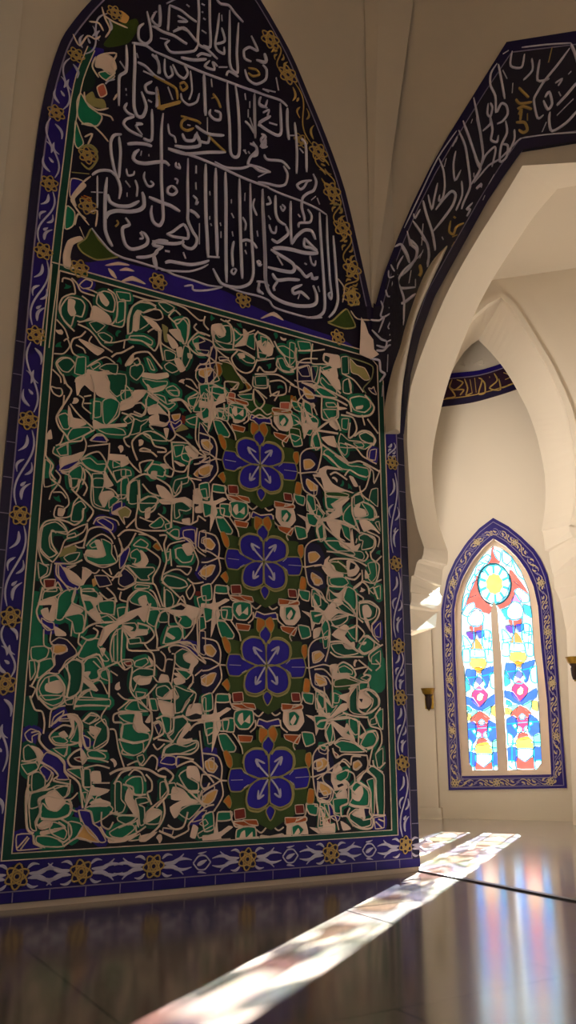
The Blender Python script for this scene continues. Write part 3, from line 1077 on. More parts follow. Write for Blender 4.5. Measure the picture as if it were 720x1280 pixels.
CALLI = '''
@ 60 180 5
K3 20 450,-45 405,-40 385,0 388,80 410,190 435,250 445,300 435,360
K3 20 435,-30 445,60 440,150 435,230
K3 18 265,210 300,185 340,178 385,185 420,220
K3 12 300,215 300,300 300,415
K3 10 260,315 335,318
K3 24 360,225 350,330 348,450 350,550 370,610 395,655
K3 24 365,330 380,375 430,400 500,400 560,370
K3 26 355,480 370,445 420,430 500,435 560,425 590,400 590,350 580,315
K3 16 475,245 505,285
K3 14 535,240 550,285 545,345
K3 12 485,320 485,345
K3 14 595,190 590,225 610,270 630,280 650,265 630,245
K3 12 480,170 490,210 525,205 530,185
K3 22 475,475 500,515 460,535 458,580 475,640 510,668 560,662 605,640 615,610 595,575 570,562
K3 12 565,565 585,600 560,605
K3 20 540,720 600,718 650,705 680,680
K3 18 650,700 665,750 670,800
K3 22 485,15 540,10 600,15 640,28
K3 24 560,50 535,70 525,105 550,128 600,135 660,128 720,125 750,150
K3 16 575,60 570,90
K3 12 620,80 622,92
K3 24 620,345 680,370 720,385 760,400 815,435
K3 12 265,540 310,600 380,680 450,720 540,745 620,770 720,800 780,830 900,865 990,895 1080,905
G 12 420,490 430,510 410,530
@ 190 180 5
K3 22 60,-175 50,-70 50,100 50,250 58,400 60,480 40,520 15,515 -5,490 -15,440 -10,400
K3 16 90,40 250,90 400,150 560,225 720,285
K3 20 215,105 213,250 215,420 215,490 245,560 270,600 265,640 240,665 205,660 180,635 190,600
K3 18 80,575 120,560 185,515 215,560 215,600 185,600 120,590 80,575
K3 22 -10,620 60,630 130,635 190,625
K3 22 90,620 40,615 10,625 0,645 60,655
K3 22 225,425 260,445 285,475
K3 14 285,510 285,640
K3 24 325,140 325,300 328,480 335,600 340,725
K3 24 388,165 388,300 390,480 395,600 398,720
K3 26 335,715 410,720
K3 24 448,190 452,350 452,500 452,700 455,880
K3 22 535,230 538,380 540,500 545,650 550,780 553,855
K3 20 603,260 605,400 610,560 618,700 622,820 600,880 540,905 470,900 420,880 390,830 370,790
K3 18 545,620 580,610 620,630 645,665
K3 22 680,295 683,450 690,600 695,700 697,850 715,940
K3 18 500,620 490,690 495,780
K3 14 495,790 485,810 500,825 515,800 500,790
K3 24 265,150 265,200
K3 20 263,255 265,300
K3 14 245,335 270,360 265,390 280,375
K3 18 110,275 90,290 90,320 120,330 145,310 130,285 110,275
K3 12 130,230 150,240 145,265
K3 14 140,130 140,155 165,165 155,135
K3 13 350,310 352,335
K3 13 350,465 350,485
K3 13 355,510 362,525
K3 13 415,505 420,525
K3 13 420,560 420,600
K3 13 485,360 485,385
K3 13 485,445 500,475
K3 13 570,320 568,370
K3 13 630,355 620,400 645,460
K3 13 555,470 575,510 570,555
K3 13 490,560 495,590
K3 13 645,555 650,590
K3 13 575,630 575,650
K3 13 570,675 580,700
K3 13 645,740 655,770 675,765
K3 22 70,755 100,745 160,755 230,765 300,755 345,740
K3 12 45,800 120,805 220,808 290,790 340,765
K3 18 20,800 0,730 20,680 60,655
K3 26 70,680 100,685
K3 20 185,690 200,730
K3 12 190,900 240,895 250,925 330,925 425,908
K3 14 640,870 690,875 720,900
K3 16 660,890 650,930 680,940
K3 12 470,910 560,940 650,960 720,990 750,1030 850,1065 970,1095 1050,1095
K2 18 620,0 645,50 605,95 590,140 620,150 660,180 720,190
K2 16 380,125 450,160 540,165 600,150
K2 14 560,50 580,75
@ 320 210 5
K3 24 28,150 35,300 42,450 48,600 50,720 80,800 150,845 240,870 330,870 365,850 365,800 345,745
K3 12 60,135 150,175 260,215 360,260 430,305
K3 20 385,290 390,400 400,550 410,700 418,850 410,910 370,940 300,945
K3 16 430,310 433,450 442,600 450,720 460,800 455,830 440,800 455,785
K3 18 470,435 480,550 490,700 500,830 480,900 440,945
K3 20 110,185 112,290 130,340 175,370
K3 20 175,375 190,420 160,450 120,475 85,455
K3 14 70,365 85,410 110,415 115,375
K3 18 205,220 205,350 210,490
K3 22 210,490 240,440 290,400 335,405 360,460
K3 20 290,450 290,500 330,510 375,540
K3 26 375,545 290,540 210,520 140,510 90,515
K3 22 290,450 340,500 370,530
K3 24 80,520 120,545 180,580 220,610 230,640 210,660 140,650 60,630
K3 18 120,560 155,620
K3 20 230,620 265,650 300,690 330,670
K3 22 330,665 345,700 375,695
K3 14 330,705 375,690
K3 12 325,560 335,605 355,620 360,590
K3 16 290,605 305,615
K3 22 90,670 120,710 190,705 260,710
K3 18 125,715 100,755 105,780
K3 20 275,740 220,765 225,795 270,785 320,830
K3 14 265,780 250,830
K3 14 375,750 385,785
K2 18 345,50 365,100 350,150 310,170 280,200 275,260 290,320 290,350
K2 16 310,90 270,100 245,120 265,145 290,130 310,95 335,90
K3 16 310,270 335,310 325,350 260,355 255,385
K2 14 330,215 360,190
K2 12 370,200 385,240
K3 14 250,300 265,320
K3 12 140,250 155,280 170,260 150,240
K3 14 65,190 80,230 50,240
K3 14 65,310 80,335
K3 14 0,590 15,600 10,620
K3 16 10,720 5,770 35,800
K2 14 0,70 60,40
K2 16 160,0 185,50 175,110 130,125 60,110 0,100
@ 60 0 5
K2 20 480,300 485,380 480,460 440,490 435,560 435,680
K2 14 440,400 475,450
K2 22 530,290 535,400 530,550 530,680 550,740 585,740 605,680 575,590
K2 12 545,350 555,380
K2 18 550,405 600,430 660,490 720,520
K2 18 640,355 680,400 690,480
K2 18 585,460 650,490
K2 18 640,525 600,550 610,590 660,600
G 20 670,560 680,620 690,690 720,690
K2 18 478,570 480,585
K2 16 480,605 482,615
K2 18 615,640 640,655
K2 18 485,660 470,690 490,720 530,740
K2 18 530,745 480,760 465,790 500,830 580,870
K2 14 540,785 580,790 540,800 580,860
K2 20 585,880 640,885 640,700
K1 18 610,90 630,180 635,260 600,290 560,260 560,190 590,165
K1 16 685,50 690,140 680,180 640,140 665,90
K1 16 640,180 700,210
K2 16 515,285 600,300 650,335
@ 190 0 5
K2 16 0,335 150,400 300,465 450,520 600,575 720,615
K2 18 15,360 35,430 30,480
K2 16 70,385 70,460 90,500 120,480 105,430
K2 16 120,420 150,480 190,505 215,470 190,420
G 18 0,490 60,520 140,570 150,640
K2 22 20,560 25,640 20,690
G 24 20,690 100,670 170,650
K2 16 90,560 120,640
G 16 160,540 190,530 210,560 180,580 165,550
K2 13 230,460 240,580 220,640
K2 14 170,600 180,640 220,670 270,650 285,600
K2 22 315,480 320,600 325,740
K2 16 335,750 335,850
K2 16 360,510 365,560
G 16 370,600 400,640 420,690
G 14 360,630 390,620
K2 18 355,700 350,730 380,760 415,760 415,720 380,705
K2 20 460,530 463,650 475,800 480,960 505,995 535,970 535,800 525,650 510,545
K2 18 630,600 632,720 635,880
K2 15 570,770 600,800 630,850
K2 15 590,700 590,750
K2 15 570,600 575,640
K2 15 600,650 600,690
G 18 215,750 180,770 175,810 210,830 250,815
K2 14 210,795 230,800
K2 20 180,850 200,890 250,890 265,850
K2 20 260,800 340,850 440,860
G 17 340,860 400,920 450,965
K2 17 270,840 280,890 340,905 350,850
K2 22 130,925 210,935 290,920 270,850
K2 20 90,945 200,975 340,965 450,965
K2 13 90,790 100,850 130,870 140,910
G 16 170,740 270,770 295,790
K2 18 650,795 720,740
K2 18 650,795 720,830
K2 16 670,850 700,870 670,930 710,930
K2 14 670,620 660,660 710,690
K2 14 570,950 575,975
K2 14 590,960 600,975
K1 16 40,50 45,120 40,175 10,170
K1 16 0,100 20,90
K1 16 80,40 160,0
K1 16 100,50 95,150 90,210
K1 16 100,50 170,80 220,120 270,155
K1 14 150,115 210,150 150,150
K1 14 205,45 225,60
K1 18 120,215 190,190 240,240 270,280
K1 14 150,185 220,215
K1 18 0,180 60,215 130,240 190,280 210,290
K1 12 40,255 90,265
K1 16 100,270 75,290 95,330 130,345 250,335 280,290
K1 18 275,-60 285,100 280,200 280,290 330,320 400,385
K1 18 350,-70 352,150 355,305 310,300
K1 13 300,40 320,50
K1 13 300,90 310,95
K1 13 310,130 325,140
K1 13 300,205 330,225
K1 17 410,100 400,200 385,290 400,330 440,350 440,310
K1 16 425,190 445,270 390,290
K1 13 425,110 428,150
K1 18 475,80 475,200 475,300 475,400 490,450 525,465 520,350 525,250 530,160
K1 17 395,15 420,40 470,50 510,100 560,155
K1 17 270,370 300,350 360,365
K1 20 170,375 250,390 330,385
K1 16 350,395 320,430 380,450 370,405 400,430
K1 15 405,435 460,435
K1 15 455,490 470,460 530,495
K1 17 610,240 650,330 600,310 565,330 570,380 610,400
K1 15 690,350 700,405 660,400
K1 17 570,450 590,510 640,540 700,510 705,450 680,420
G 14 590,440 640,450 660,480 620,490 590,470
K1 14 680,570 720,590
@ 310 20 5
K2 18 30,500 30,620 35,780
K2 15 0,650 35,760
K2 15 65,520 60,570 95,580 110,540
K2 20 190,560 195,660 195,745 160,755 60,690 110,650 130,640
K2 20 120,680 170,695
K2 13 80,620 120,600 110,640
K2 20 235,590 235,700 245,790
K2 18 280,680 290,770 295,880 292,1000
K2 15 235,760 285,760
K2 18 320,780 350,820 355,990
K2 17 90,760 70,790 95,830 100,780
K2 18 0,810 40,830 45,880 0,890
K2 15 0,470 100,510 190,540 235,580
K2 14 310,840 335,870
K2 17 90,880 110,910 200,920 250,970
K2 17 0,945 60,960 130,990
K1 16 95,250 105,300 40,290
K1 15 165,400 180,480
K1 13 80,470 160,490
'''
BAND = '''
@ 590 40 5.54
A 16 160,245 120,310 115,390 150,470 155,580 190,520 225,535 235,590 200,640 160,660
A 16 170,250 190,350 215,490
A 14 100,520 95,590 115,610 130,550 115,515
A 16 60,710 115,660 115,620 130,700 120,770 160,785 170,740
A 16 0,480 25,600 50,740 65,880 40,960 0,860
A 14 45,970 80,880 140,820 150,850 125,960
A 16 220,640 230,720 190,810 180,920 225,890 235,810 190,800
A 14 280,700 280,770 240,860
A 14 265,160 255,260 330,270 350,180
A 14 400,210 405,290 340,360
A 16 455,220 440,360 520,350
A 16 660,140 580,250 490,360 440,440 415,500 440,620 480,600
A 16 470,720 500,650
A 18 490,480 520,440 540,520 510,560 480,500
A 18 715,370 640,460 570,535
A 14 685,490 570,605
A 18 720,560 640,650 540,710 520,640 525,580
A 20 670,110 700,180 720,250
A 10 330,135 500,115 670,105
A 12 200,290 230,350
A 12 650,320 670,300
A 12 560,380 610,350 580,400
A 14 585,440 600,470
A 12 200,180 240,155
A 12 270,380 265,450
G 18 310,410 350,450 380,480
G 18 290,490 320,520 400,510
G 20 300,560 340,540 400,560
G 18 310,600 330,560 320,640
G 20 290,650 350,650 370,700 340,720 310,700
G 16 370,590 370,640
G 16 540,135 515,240
A 8 330,760 500,735 720,720
A 12 0,1070 100,950 180,900 300,780 330,760
@ 500 150 5.54
A 16 395,95 440,200 460,320 475,450 470,500 430,590 415,640
A 18 425,30 470,150 520,300 545,360 480,470
A 16 520,0 545,120 565,270
A 12 350,210 385,140 370,180
A 14 375,240 360,330 370,440 410,370
A 14 260,290 290,370 300,480 285,560 260,580 265,540
A 14 310,290 295,350
A 14 250,460 230,550 210,640 185,540
A 18 235,645 290,570 345,515 375,540 355,610 300,690 220,790
A 18 150,580 175,680 215,800 235,920
A 14 415,445 420,540 375,650
A 16 80,720 130,790 180,880 190,960 180,1040
A 14 130,640 95,700 85,670
A 14 150,740 140,890
A 12 150,920 125,980
A 18 0,890 40,960 55,1000
A 16 40,790 65,890 60,850 110,900 105,960 60,1040 0,1100
A 14 500,390 500,420
A 18 515,500 550,465 545,490
A 12 560,580 575,545
A 14 450,690 475,640 450,640 490,595
A 14 280,830 290,850
A 12 600,470 640,400
G 26 360,690 375,700
G 16 340,720 330,790 360,810 380,760 430,735
G 14 350,830 385,815
G 14 345,900 365,865
A 12 480,50 490,20
A 10 20,770 120,560 250,290 380,100
@ 440 300 5.54
A 18 285,70 330,50 370,110 390,180
A 18 385,0 400,50 440,90 425,160 350,230 310,300 330,350 430,345
A 16 470,0 510,40 525,120 510,190
A 16 550,0 565,95
A 14 440,150 480,100
G 24 460,190 470,240 455,270
A 14 400,230 385,320
A 14 345,130 310,190 290,240 260,190
A 12 245,230 250,280 310,260
A 16 270,360 275,310 310,320 350,420 350,520 345,610
A 20 245,490 350,450 430,390
A 14 430,340 430,290
A 14 190,440 205,480 190,540 215,550 295,505
A 14 225,365 240,410 280,405
A 12 300,505 240,620 275,630 270,540
A 14 120,570 180,575 215,550 175,660
A 14 320,560 310,610
A 14 130,640 190,700 230,720 220,760 160,745
A 16 160,780 210,780 250,745 285,765
A 14 250,680 280,640 275,700 235,720
A 16 120,840 180,850 190,920 220,945 180,1000
A 14 240,810 235,930
A 14 205,1020 200,1100
'''
GLASS = '''
@ 545 640 4.235
f R 303,185 295,240 275,275 335,270 318,240
f R 215,340 225,420 260,480 290,500 280,535 215,515 140,540 180,450 200,370
f R 395,310 430,350 485,430 420,410 395,480 340,510 325,490 370,450 390,400
f C 303,200 340,215 340,260 318,240
f C 350,205 400,240 400,290 355,265
f C 270,225 290,240 270,275 230,260
f K 215,290 260,270 225,320 205,340
f C 200,330 210,350 180,420 165,400
f C 150,450 175,430 150,510 138,520
f C 405,250 450,315 470,360 430,330
f W 140,540 165,495 200,480 205,505 175,555
f W 415,420 440,405 490,440 492,475 455,480
f M 400,480 420,440 450,460 440,480
f M 200,540 215,515 240,535 220,550
f T 345,520 390,505 400,560 370,570
f T 460,490 500,500 508,560 470,540
@L 545 640 4.235
f W 375,520 400,480 420,475 445,485 462,520 455,555 430,572 400,570 378,550
f R 390,575 455,570 440,597 400,602
f V 372,605 415,605 410,640 382,632
f U 425,600 460,598 458,622 438,632
f C 465,590 500,600 508,650 470,650
f W 350,620 375,640 400,680 360,690
f O 425,640 455,692 398,687
f W 455,640 505,650 500,690 465,690
f C 352,695 385,695 390,760 352,760
f C 470,695 512,700 515,760 480,760
f W 395,695 462,697 470,735 392,735
@L 550 810 4.364
f Y 385,30 470,30 460,70 430,90 390,70
f O 410,78 445,78 430,110
f D 365,85 410,95 395,175 360,140
f D 450,95 515,68 485,130 470,190
f C 490,110 525,100 528,190 500,180
f T 352,120 372,145 385,190 352,210
f W 430,105 468,165 445,195 405,190 400,165
f U 430,125 447,145 432,165 413,147
f P 433,180 475,215 470,250 438,290 398,255 400,215
f I 438,215 456,228 452,250 436,258 420,248 422,226
f D 350,235 395,245 435,295 482,252 525,222 520,268 470,300 440,312 400,297 355,268
f T 365,280 395,300 385,320 360,310
f N 375,320 420,312 405,345 380,350
f N 455,312 500,288 482,345 465,335
f Y 357,330 385,335 385,358 360,360
f Y 505,295 528,290 530,340 510,335
f R 440,318 490,350 480,382 400,378 392,355
f P 420,385 480,385 470,440 450,460 425,430
f W 448,358 464,370 460,388 440,390 432,374
f W 430,428 446,440 440,462 420,458 415,440
f W 475,425 490,440 482,458 462,455 460,438
f D 368,390 402,375 418,400 412,470 395,490 370,462
f D 490,365 532,395 538,462 500,478 485,440
f C 395,420 412,412 422,428 408,440
f C 485,405 500,400 505,415 490,425
f W 370,465 395,480 398,530 372,530
f N 515,480 542,470 548,530 520,535
f R 440,465 470,468 482,490 428,497
f Y 425,500 480,488 505,515 508,548 420,548
f W 420,550 508,550 510,580 465,620 420,588
f R 420,595 465,625 512,597 515,655 420,655
f D 370,548 415,545 415,612 370,612
f D 515,545 550,545 552,610 515,612
f C 370,615 412,617 416,660 395,660 370,638
f C 516,615 556,612 556,635 535,658 518,655
'''
TYMP = '''
@ 60 0 5
f g 10 175,650 200,600 250,680 330,740 300,800 220,790 180,740
f g 8 165,770 195,850 215,910 180,940 160,900
f v 0 340,110 440,160 540,130 560,180 500,280 380,310 340,290 390,210
f d 0 190,420 260,400 290,520 250,580 180,570
f b 0 250,310 340,320 330,360 260,400 240,360
f c 8 300,370 350,350 400,380 420,440 380,480 330,440 290,430
f g 8 310,470 360,460 410,490 370,520 330,500
f y 8 270,590 230,620 260,670 350,690 340,640 290,630
f p 0 410,90 450,80 500,120 480,160 430,140
@ 60 180 5
f b 0 90,770 130,740 250,750 400,730 540,770 640,790 860,860 1100,930 1250,1010 1500,1120 1850,1240 1870,1290 1300,1110 720,960 300,850 80,790
f v 11 265,540 310,610 390,690 430,715 300,735 210,690 180,640 230,600
f g 8 110,400 160,440 150,520 100,540
f b 8 140,230 215,250 150,350 130,330
f c 6 95,780 90,700 120,615 190,590 210,610 150,640 130,720 150,790
f c 6 440,800 480,785 530,805 480,800
f c 6 450,870 520,838 600,885 520,862
f c 6 350,770 430,750 500,768 430,765
f c 6 370,790 400,810 420,850 390,830
f c 6 200,260 230,275 160,350 170,400 135,360
@ 320 210 5
f v 11 470,960 550,890 580,930 610,1000 540,1010 440,975
f c 6 20,950 100,910 160,960 90,930
@ 60 0 5
l c 12 150,230 190,300 240,240 290,260 320,240
l c 12 330,60 350,130 380,200 350,250
l c 12 340,110 400,150 490,190
l c 12 250,150 310,160 340,210
l c 12 220,590 230,650 300,700 370,690
l c 12 340,350 420,350 390,420 410,470 350,520
l c 12 290,370 270,430 310,500
l c 12 300,720 380,740 400,770
l c 12 200,790 260,790 330,850 370,900
l c 12 220,870 270,850 240,920
l y 14 200,930 260,920 300,960 270,1000
l y 12 190,950 230,980
l w 10 350,540 370,520 410,510
l c 12 400,640 430,600 410,620
f R 8 300,560 340,540 360,600 320,620
@ 60 180 5
l y 14 190,40 240,25 290,60 300,110 250,170 200,130
l y 12 230,70 260,80 240,95
l c 12 260,215 215,250 140,350 180,430 250,520
l c 12 250,440 300,430 290,530
l c 12 160,520 180,450 230,480
l c 10 190,530 220,600
l y 12 250,200 140,190
l o 14 200,340 260,370
l o 14 215,335 265,350
@ 320 210 5
l y 14 470,240 510,240 520,280
l c 10 500,700 540,760 530,850
l y 14 540,790 600,800 620,860 560,860
l c 10 580,900 620,950 700,960
'''
INS = '''
@ 540 420 5.14
I 1 130,285 115,330 150,350 200,305 160,285
I 1 110,330 150,390 90,405
I 1 150,350 205,350 180,385
I 1 210,280 230,340 220,385 260,370
I 1 245,285 260,375
I 1 275,275 285,370
I 1 300,275 322,290 300,375 340,370 340,310 315,280
I 1 400,245 420,290 370,340 440,350 430,280
I 1 450,340 520,310 480,325
I 1 460,240 490,252
I 1 470,285 505,270
I 1 370,265 372,275
I 1 60,300 20,340 0,400 -40,390
I 1 -30,300 -20,390
'''
RELIEF = '''
@ 540 420 5.14
I 1 190,30 230,22
I 1 260,180 320,150 330,180 300,185
I 1 180,190 210,195 200,160
I 1 400,150 430,140 420,170
I 1 240,150 250,180
'''
# ------------------------------------------------------------------ camera model
FPX, HOR, CAMH = 1052.0, 292.0, 0.8          # focal length in px of a 720x1280 frame, horizon drop, lens height
TH = math.atan(HOR / FPX); CT, ST = math.cos(TH), math.sin(TH)
def ray(x, y):
    X = (x - 360) / FPX; Y = -(y - 640) / FPX
    return (X, CT - ST * Y, ST + CT * Y)
def floor_at(x, y):
    r = ray(x, y); t = -CAMH / r[2]
    return (r[0] * t, r[1] * t)
class Pl:
    """an upright plane of the building: u runs along it, z up, off towards the room"""
    def __init__(s, p, ang):
        s.p = p; s.a = math.radians(ang)
        s.D = (math.cos(s.a), math.sin(s.a)); s.N = (math.sin(s.a), -math.cos(s.a))
    def hit(s, x, y):
        r = ray(x, y)
        t = (s.p[0] * s.N[0] + s.p[1] * s.N[1]) / (r[0] * s.N[0] + r[1] * s.N[1])
        P = (r[0] * t, r[1] * t)
        return ((P[0] - s.p[0]) * s.D[0] + (P[1] - s.p[1]) * s.D[1], CAMH + r[2] * t, t)
    def uz(s, x, y): return s.hit(x, y)[:2]
    def P(s, u, z, off=0.0):
        return Vector((s.p[0] + s.D[0] * u + s.N[0] * off, s.p[1] + s.D[1] * u + s.N[1] * off, z))
    def back(s, d): return Pl((s.p[0] - s.N[0] * d, s.p[1] - s.N[1] * d), math.degrees(s.a))
PA0 = floor_at(0, 1138); C0 = floor_at(523, 1089)
PANG = math.degrees(math.atan2(C0[1] - PA0[1], C0[0] - PA0[0]))
PW = Pl(PA0, PANG)                 # wall that carries the big tile panel
AW = Pl(C0, -16)                   # wall of the great arch
AB = AW.back(1.15)                 # its far face
A2 = AW.back(3.3)                  # arch in front of the window bay
A2B = AW.back(3.85)
WW = AW.back(4.27)                 # window wall
UE = PW.uz(523, 1089)[0]
# ------------------------------------------------------------------ materials
def lin(c):
    return tuple(((v / 255.0) / 12.92 if v <= 10 else ((v / 255.0 + .055) / 1.055) ** 2.4) for v in c)
def mat(name, rgb, rough=.5, spec=.5, noise=0.0, scale=30.0, metal=0.0, bump=0.0, coat=0.0):
    m = bpy.data.materials.new(name); m.use_nodes = True
    nt = m.node_tree; b = nt.nodes['Principled BSDF']
    c = lin(rgb)
    b.inputs['Base Color'].default_value = (*c, 1)
    b.inputs['Roughness'].default_value = rough
    b.inputs['Specular IOR Level'].default_value = spec
    b.inputs['Metallic'].default_value = metal
    b.inputs['Coat Weight'].default_value = coat
    if noise or bump:
        tc = nt.nodes.new('ShaderNodeTexCoord'); n = nt.nodes.new('ShaderNodeTexNoise')
        n.inputs['Scale'].default_value = scale; n.inputs['Detail'].default_value = 4
        nt.links.new(tc.outputs['Object'], n.inputs['Vector'])
        if noise:
            mx = nt.nodes.new('ShaderNodeMix'); mx.data_type = 'RGBA'
            mx.inputs['A'].default_value = (*[v * (1 - noise) for v in c], 1)
            mx.inputs['B'].default_value = (*[min(1, v * (1 + noise)) for v in c], 1)
            nt.links.new(n.outputs['Fac'], mx.inputs['Factor'])
            nt.links.new(mx.outputs['Result'], b.inputs['Base Color'])
        if bump:
            bp = nt.nodes.new('ShaderNodeBump'); bp.inputs['Strength'].default_value = bump
            bp.inputs['Distance'].default_value = .01
            nt.links.new(n.outputs['Fac'], bp.inputs['Height']); nt.links.new(bp.outputs['Normal'], b.inputs['Normal'])
    return m
TG = dict(rough=.45, spec=.2, noise=.28, scale=9)
M = {
 'plaster': mat('plaster_cream', (222, 209, 190), .85, .2, .05, 1.2, bump=.05),
 'plaster_hall': mat('plaster_hall', (204, 190, 170), .85, .2, .06, .9, bump=.05),
 'stone': mat('window_stone', (226, 206, 186), .8, .2, .05, 6),
 'g': mat('tile_green', (16, 116, 84), **TG), 'g2': mat('tile_green_deep', (12, 84, 62), **TG),
 'G': mat('tile_moss', (42, 84, 34), **TG), 'k': mat('tile_black', (20, 22, 24), **TG),
 'ground': mat('tile_ground_dark', (17, 13, 25), **TG), 'n': mat('tile_navy', (26, 18, 62), **TG),
 'd': mat('tile_dark_green', (14, 40, 34), **TG), 'b': mat('tile_cobalt', (40, 24, 128), **TG),
 'B': mat('tile_cobalt_bright', (34, 20, 150), **TG), 'c': mat('tile_cream', (236, 208, 190), .5, .2, .12, 8),
 'line': mat('line_cream', (228, 204, 186), .5, .2, .08, 8), 'p': mat('tile_ochre_pale', (224, 172, 104), **TG),
 'y': mat('line_olive', (158, 148, 92), .5, .3), 'e': mat('line_sage', (140, 142, 98), .5, .3),
 'o': mat('tile_ochre', (190, 112, 38), **TG), 'r': mat('tile_oxblood', (124, 38, 28), **TG),
 'R': mat('tile_salmon', (196, 104, 82), **TG), 'a': mat('tile_rust', (172, 84, 36), **TG),
 'v': mat('tile_olive', (56, 76, 26), **TG), 'w': mat('line_white', (190, 184, 204), .5, .3, .06, 8),
 'navy': mat('tile_navy_edge', (20, 13, 56), .35, .4, .25, 7), 'border': mat('tile_border_blue', (33, 18, 108), **TG),
 'frame': mat('tile_frame_green', (20, 72, 56), **TG), 'ty': mat('tile_night', (15, 10, 36), **TG),
 'bandk': mat('tile_band_night', (14, 12, 40), .35, .4, .25, 7), 'gold': mat('glaze_gold', (182, 150, 84), .4, .4, .2, 20),
 'joint': mat('joint_grey', (140, 130, 158), .6, .2), 'script': mat('glaze_script', (206, 200, 216), .45, .35, .08, 10),
 'wgold': mat('glaze_straw', (206, 184, 140), .5, .3, .1, 20), 'ins': mat('inscription_maroon', (44, 16, 40), .5, .3, .2, 9),
 'brass': mat('brass_aged', (150, 116, 36), .35, .5, .3, 40, metal=.7), 'iron': mat('bronze_dark', (44, 26, 20), .5, .4, .2, 40, metal=.4),
 'strip': mat('threshold_dark', (48, 40, 40), .35, .5, .2, 10), 'skirt': mat('skirting_stone', (196, 176, 156), .5, .4, .08, 5),
}
# ------------------------------------------------------------------ mesh helper
class MB:
    def __init__(s): s.v = []; s.f = []; s.m = []; s.mats = []; s.smooth = []
    def mi(s, key):
        if key not in s.mats: s.mats.append(key)
        return s.mats.index(key)
    def face(s, pts, key, smooth=False):
        i0 = len(s.v); s.v += [tuple(p) for p in pts]
        s.f.append(tuple(range(i0, i0 + len(pts)))); s.m.append(s.mi(key)); s.smooth.append(smooth)
    def grid(s, rows, key, smooth=False, closed=False):
        i0 = len(s.v); n = len(rows[0]); k = s.mi(key)
        for r in rows: s.v += [tuple(p) for p in r]
        for i in range(len(rows) - 1):
            for j in range(n if closed else n - 1):
                a = i0 + i * n + j; b = i0 + i * n + (j + 1) % n
                s.f.append((a, b, b + n, a + n)); s.m.append(k); s.smooth.append(smooth)
    def poly(s, pts2, fn, key):
        """flat outline (list of (u,z)) triangulated; fn maps (u,z) to 3D"""
        vs = [Vector((p[0], p[1], 0)) for p in pts2]
        i0 = len(s.v); s.v += [tuple(fn(*p)) for p in pts2]; k = s.mi(key)
        for t in tessellate_polygon([vs]):
            s.f.append(tuple(i0 + i for i in t)); s.m.append(k); s.smooth.append(False)
    def holed(s, loops, fn, key):
        vs = [[Vector((p[0], p[1], 0)) for p in l] for l in loops]
        flat = [p for l in loops for p in l]
        i0 = len(s.v); s.v += [tuple(fn(*p)) for p in flat]; k = s.mi(key)
        for t in tessellate_polygon(vs):
            s.f.append(tuple(i0 + i for i in t)); s.m.append(k); s.smooth.append(False)
    def slab(s, pts2, pl, z0, z1, key, side=None):
        """outline on a plane given real thickness from off z0 to z1"""
        s.poly(pts2, lambda u, z: pl.P(u, z, z1), key)
        n = len(pts2)
        for i in range(n):
            a, b = pts2[i], pts2[(i + 1) % n]
            s.face([pl.P(*a, z0), pl.P(*b, z0), pl.P(*b, z1), pl.P(*a, z1)], side or key)
    def ribbon(s, pts2, w, pl, o0, o1, key, closed=False, taper=False):
        n = len(pts2)
        if n < 2: return
        rows = []
        for i, p in enumerate(pts2):
            if closed: a, b = pts2[i - 1], pts2[(i + 1) % n]
            else: a, b = pts2[max(0, i - 1)], pts2[min(n - 1, i + 1)]
            dx, dz = b[0] - a[0], b[1] - a[1]; L = math.hypot(dx, dz) or 1e-6
            nx, nz = -dz / L, dx / L
            h = (w[i] if isinstance(w, list) else w) * .5
            if taper:
                e = min(i, n - 1 - i) / max(1, n - 1)
                h *= .45 + .55 * min(1, e / .12)
            rows.append([pl.P(p[0] + nx * h, p[1] + nz * h, o0), pl.P(p[0] + nx * h * .72, p[1] + nz * h * .72, o1),
                         pl.P(p[0] - nx * h * .72, p[1] - nz * h * .72, o1), pl.P(p[0] - nx * h, p[1] - nz * h, o0)])
        if closed: rows.append(rows[0])
        s.grid(rows, key)
    def box(s, x0, x1, y0, y1, z0, z1, key, fn=None):
        c = [(x, y, z) for x in (x0, x1) for y in (y0, y1) for z in (z0, z1)]
        if fn: c = [fn(*p) for p in c]
        for q in ((0, 1, 3, 2), (4, 6, 7, 5), (0, 4, 5, 1), (2, 3, 7, 6), (0, 2, 6, 4), (1, 5, 7, 3)):
            s.face([c[i] for i in q], key)
    def build(s, name, parent=None, origin=None):
        me = bpy.data.meshes.new(name)
        o = bpy.data.objects.new(name, me); COL.objects.link(o)
        if parent is not None:
            o.parent = parent; org = Vector(parent['_org'])
        elif origin is not None:
            org = Vector(origin); o.location = org
        else: org = Vector((0, 0, 0))
        if parent is not None and origin is not None: pass
        me.from_pydata([tuple(Vector(v) - org) for v in s.v], [], s.f)
        for k in s.mats: me.materials.append(M[k] if isinstance(k, str) else k)
        me.polygons.foreach_set('material_index', s.m)
        me.polygons.foreach_set('use_smooth', s.smooth)
        me.update()
        o['_org'] = tuple(org)
        return o
def tag(o, label, cat, group=None):
    o['label'] = label; o['category'] = cat
    if group: o['group'] = group
    return o
def struct(o):
    o['kind'] = 'structure'; return o
def empty(name, loc):
    o = bpy.data.objects.new(name, None); COL.objects.link(o); o.location = loc; o['_org'] = tuple(loc)
    o.empty_display_size = .1
    return o
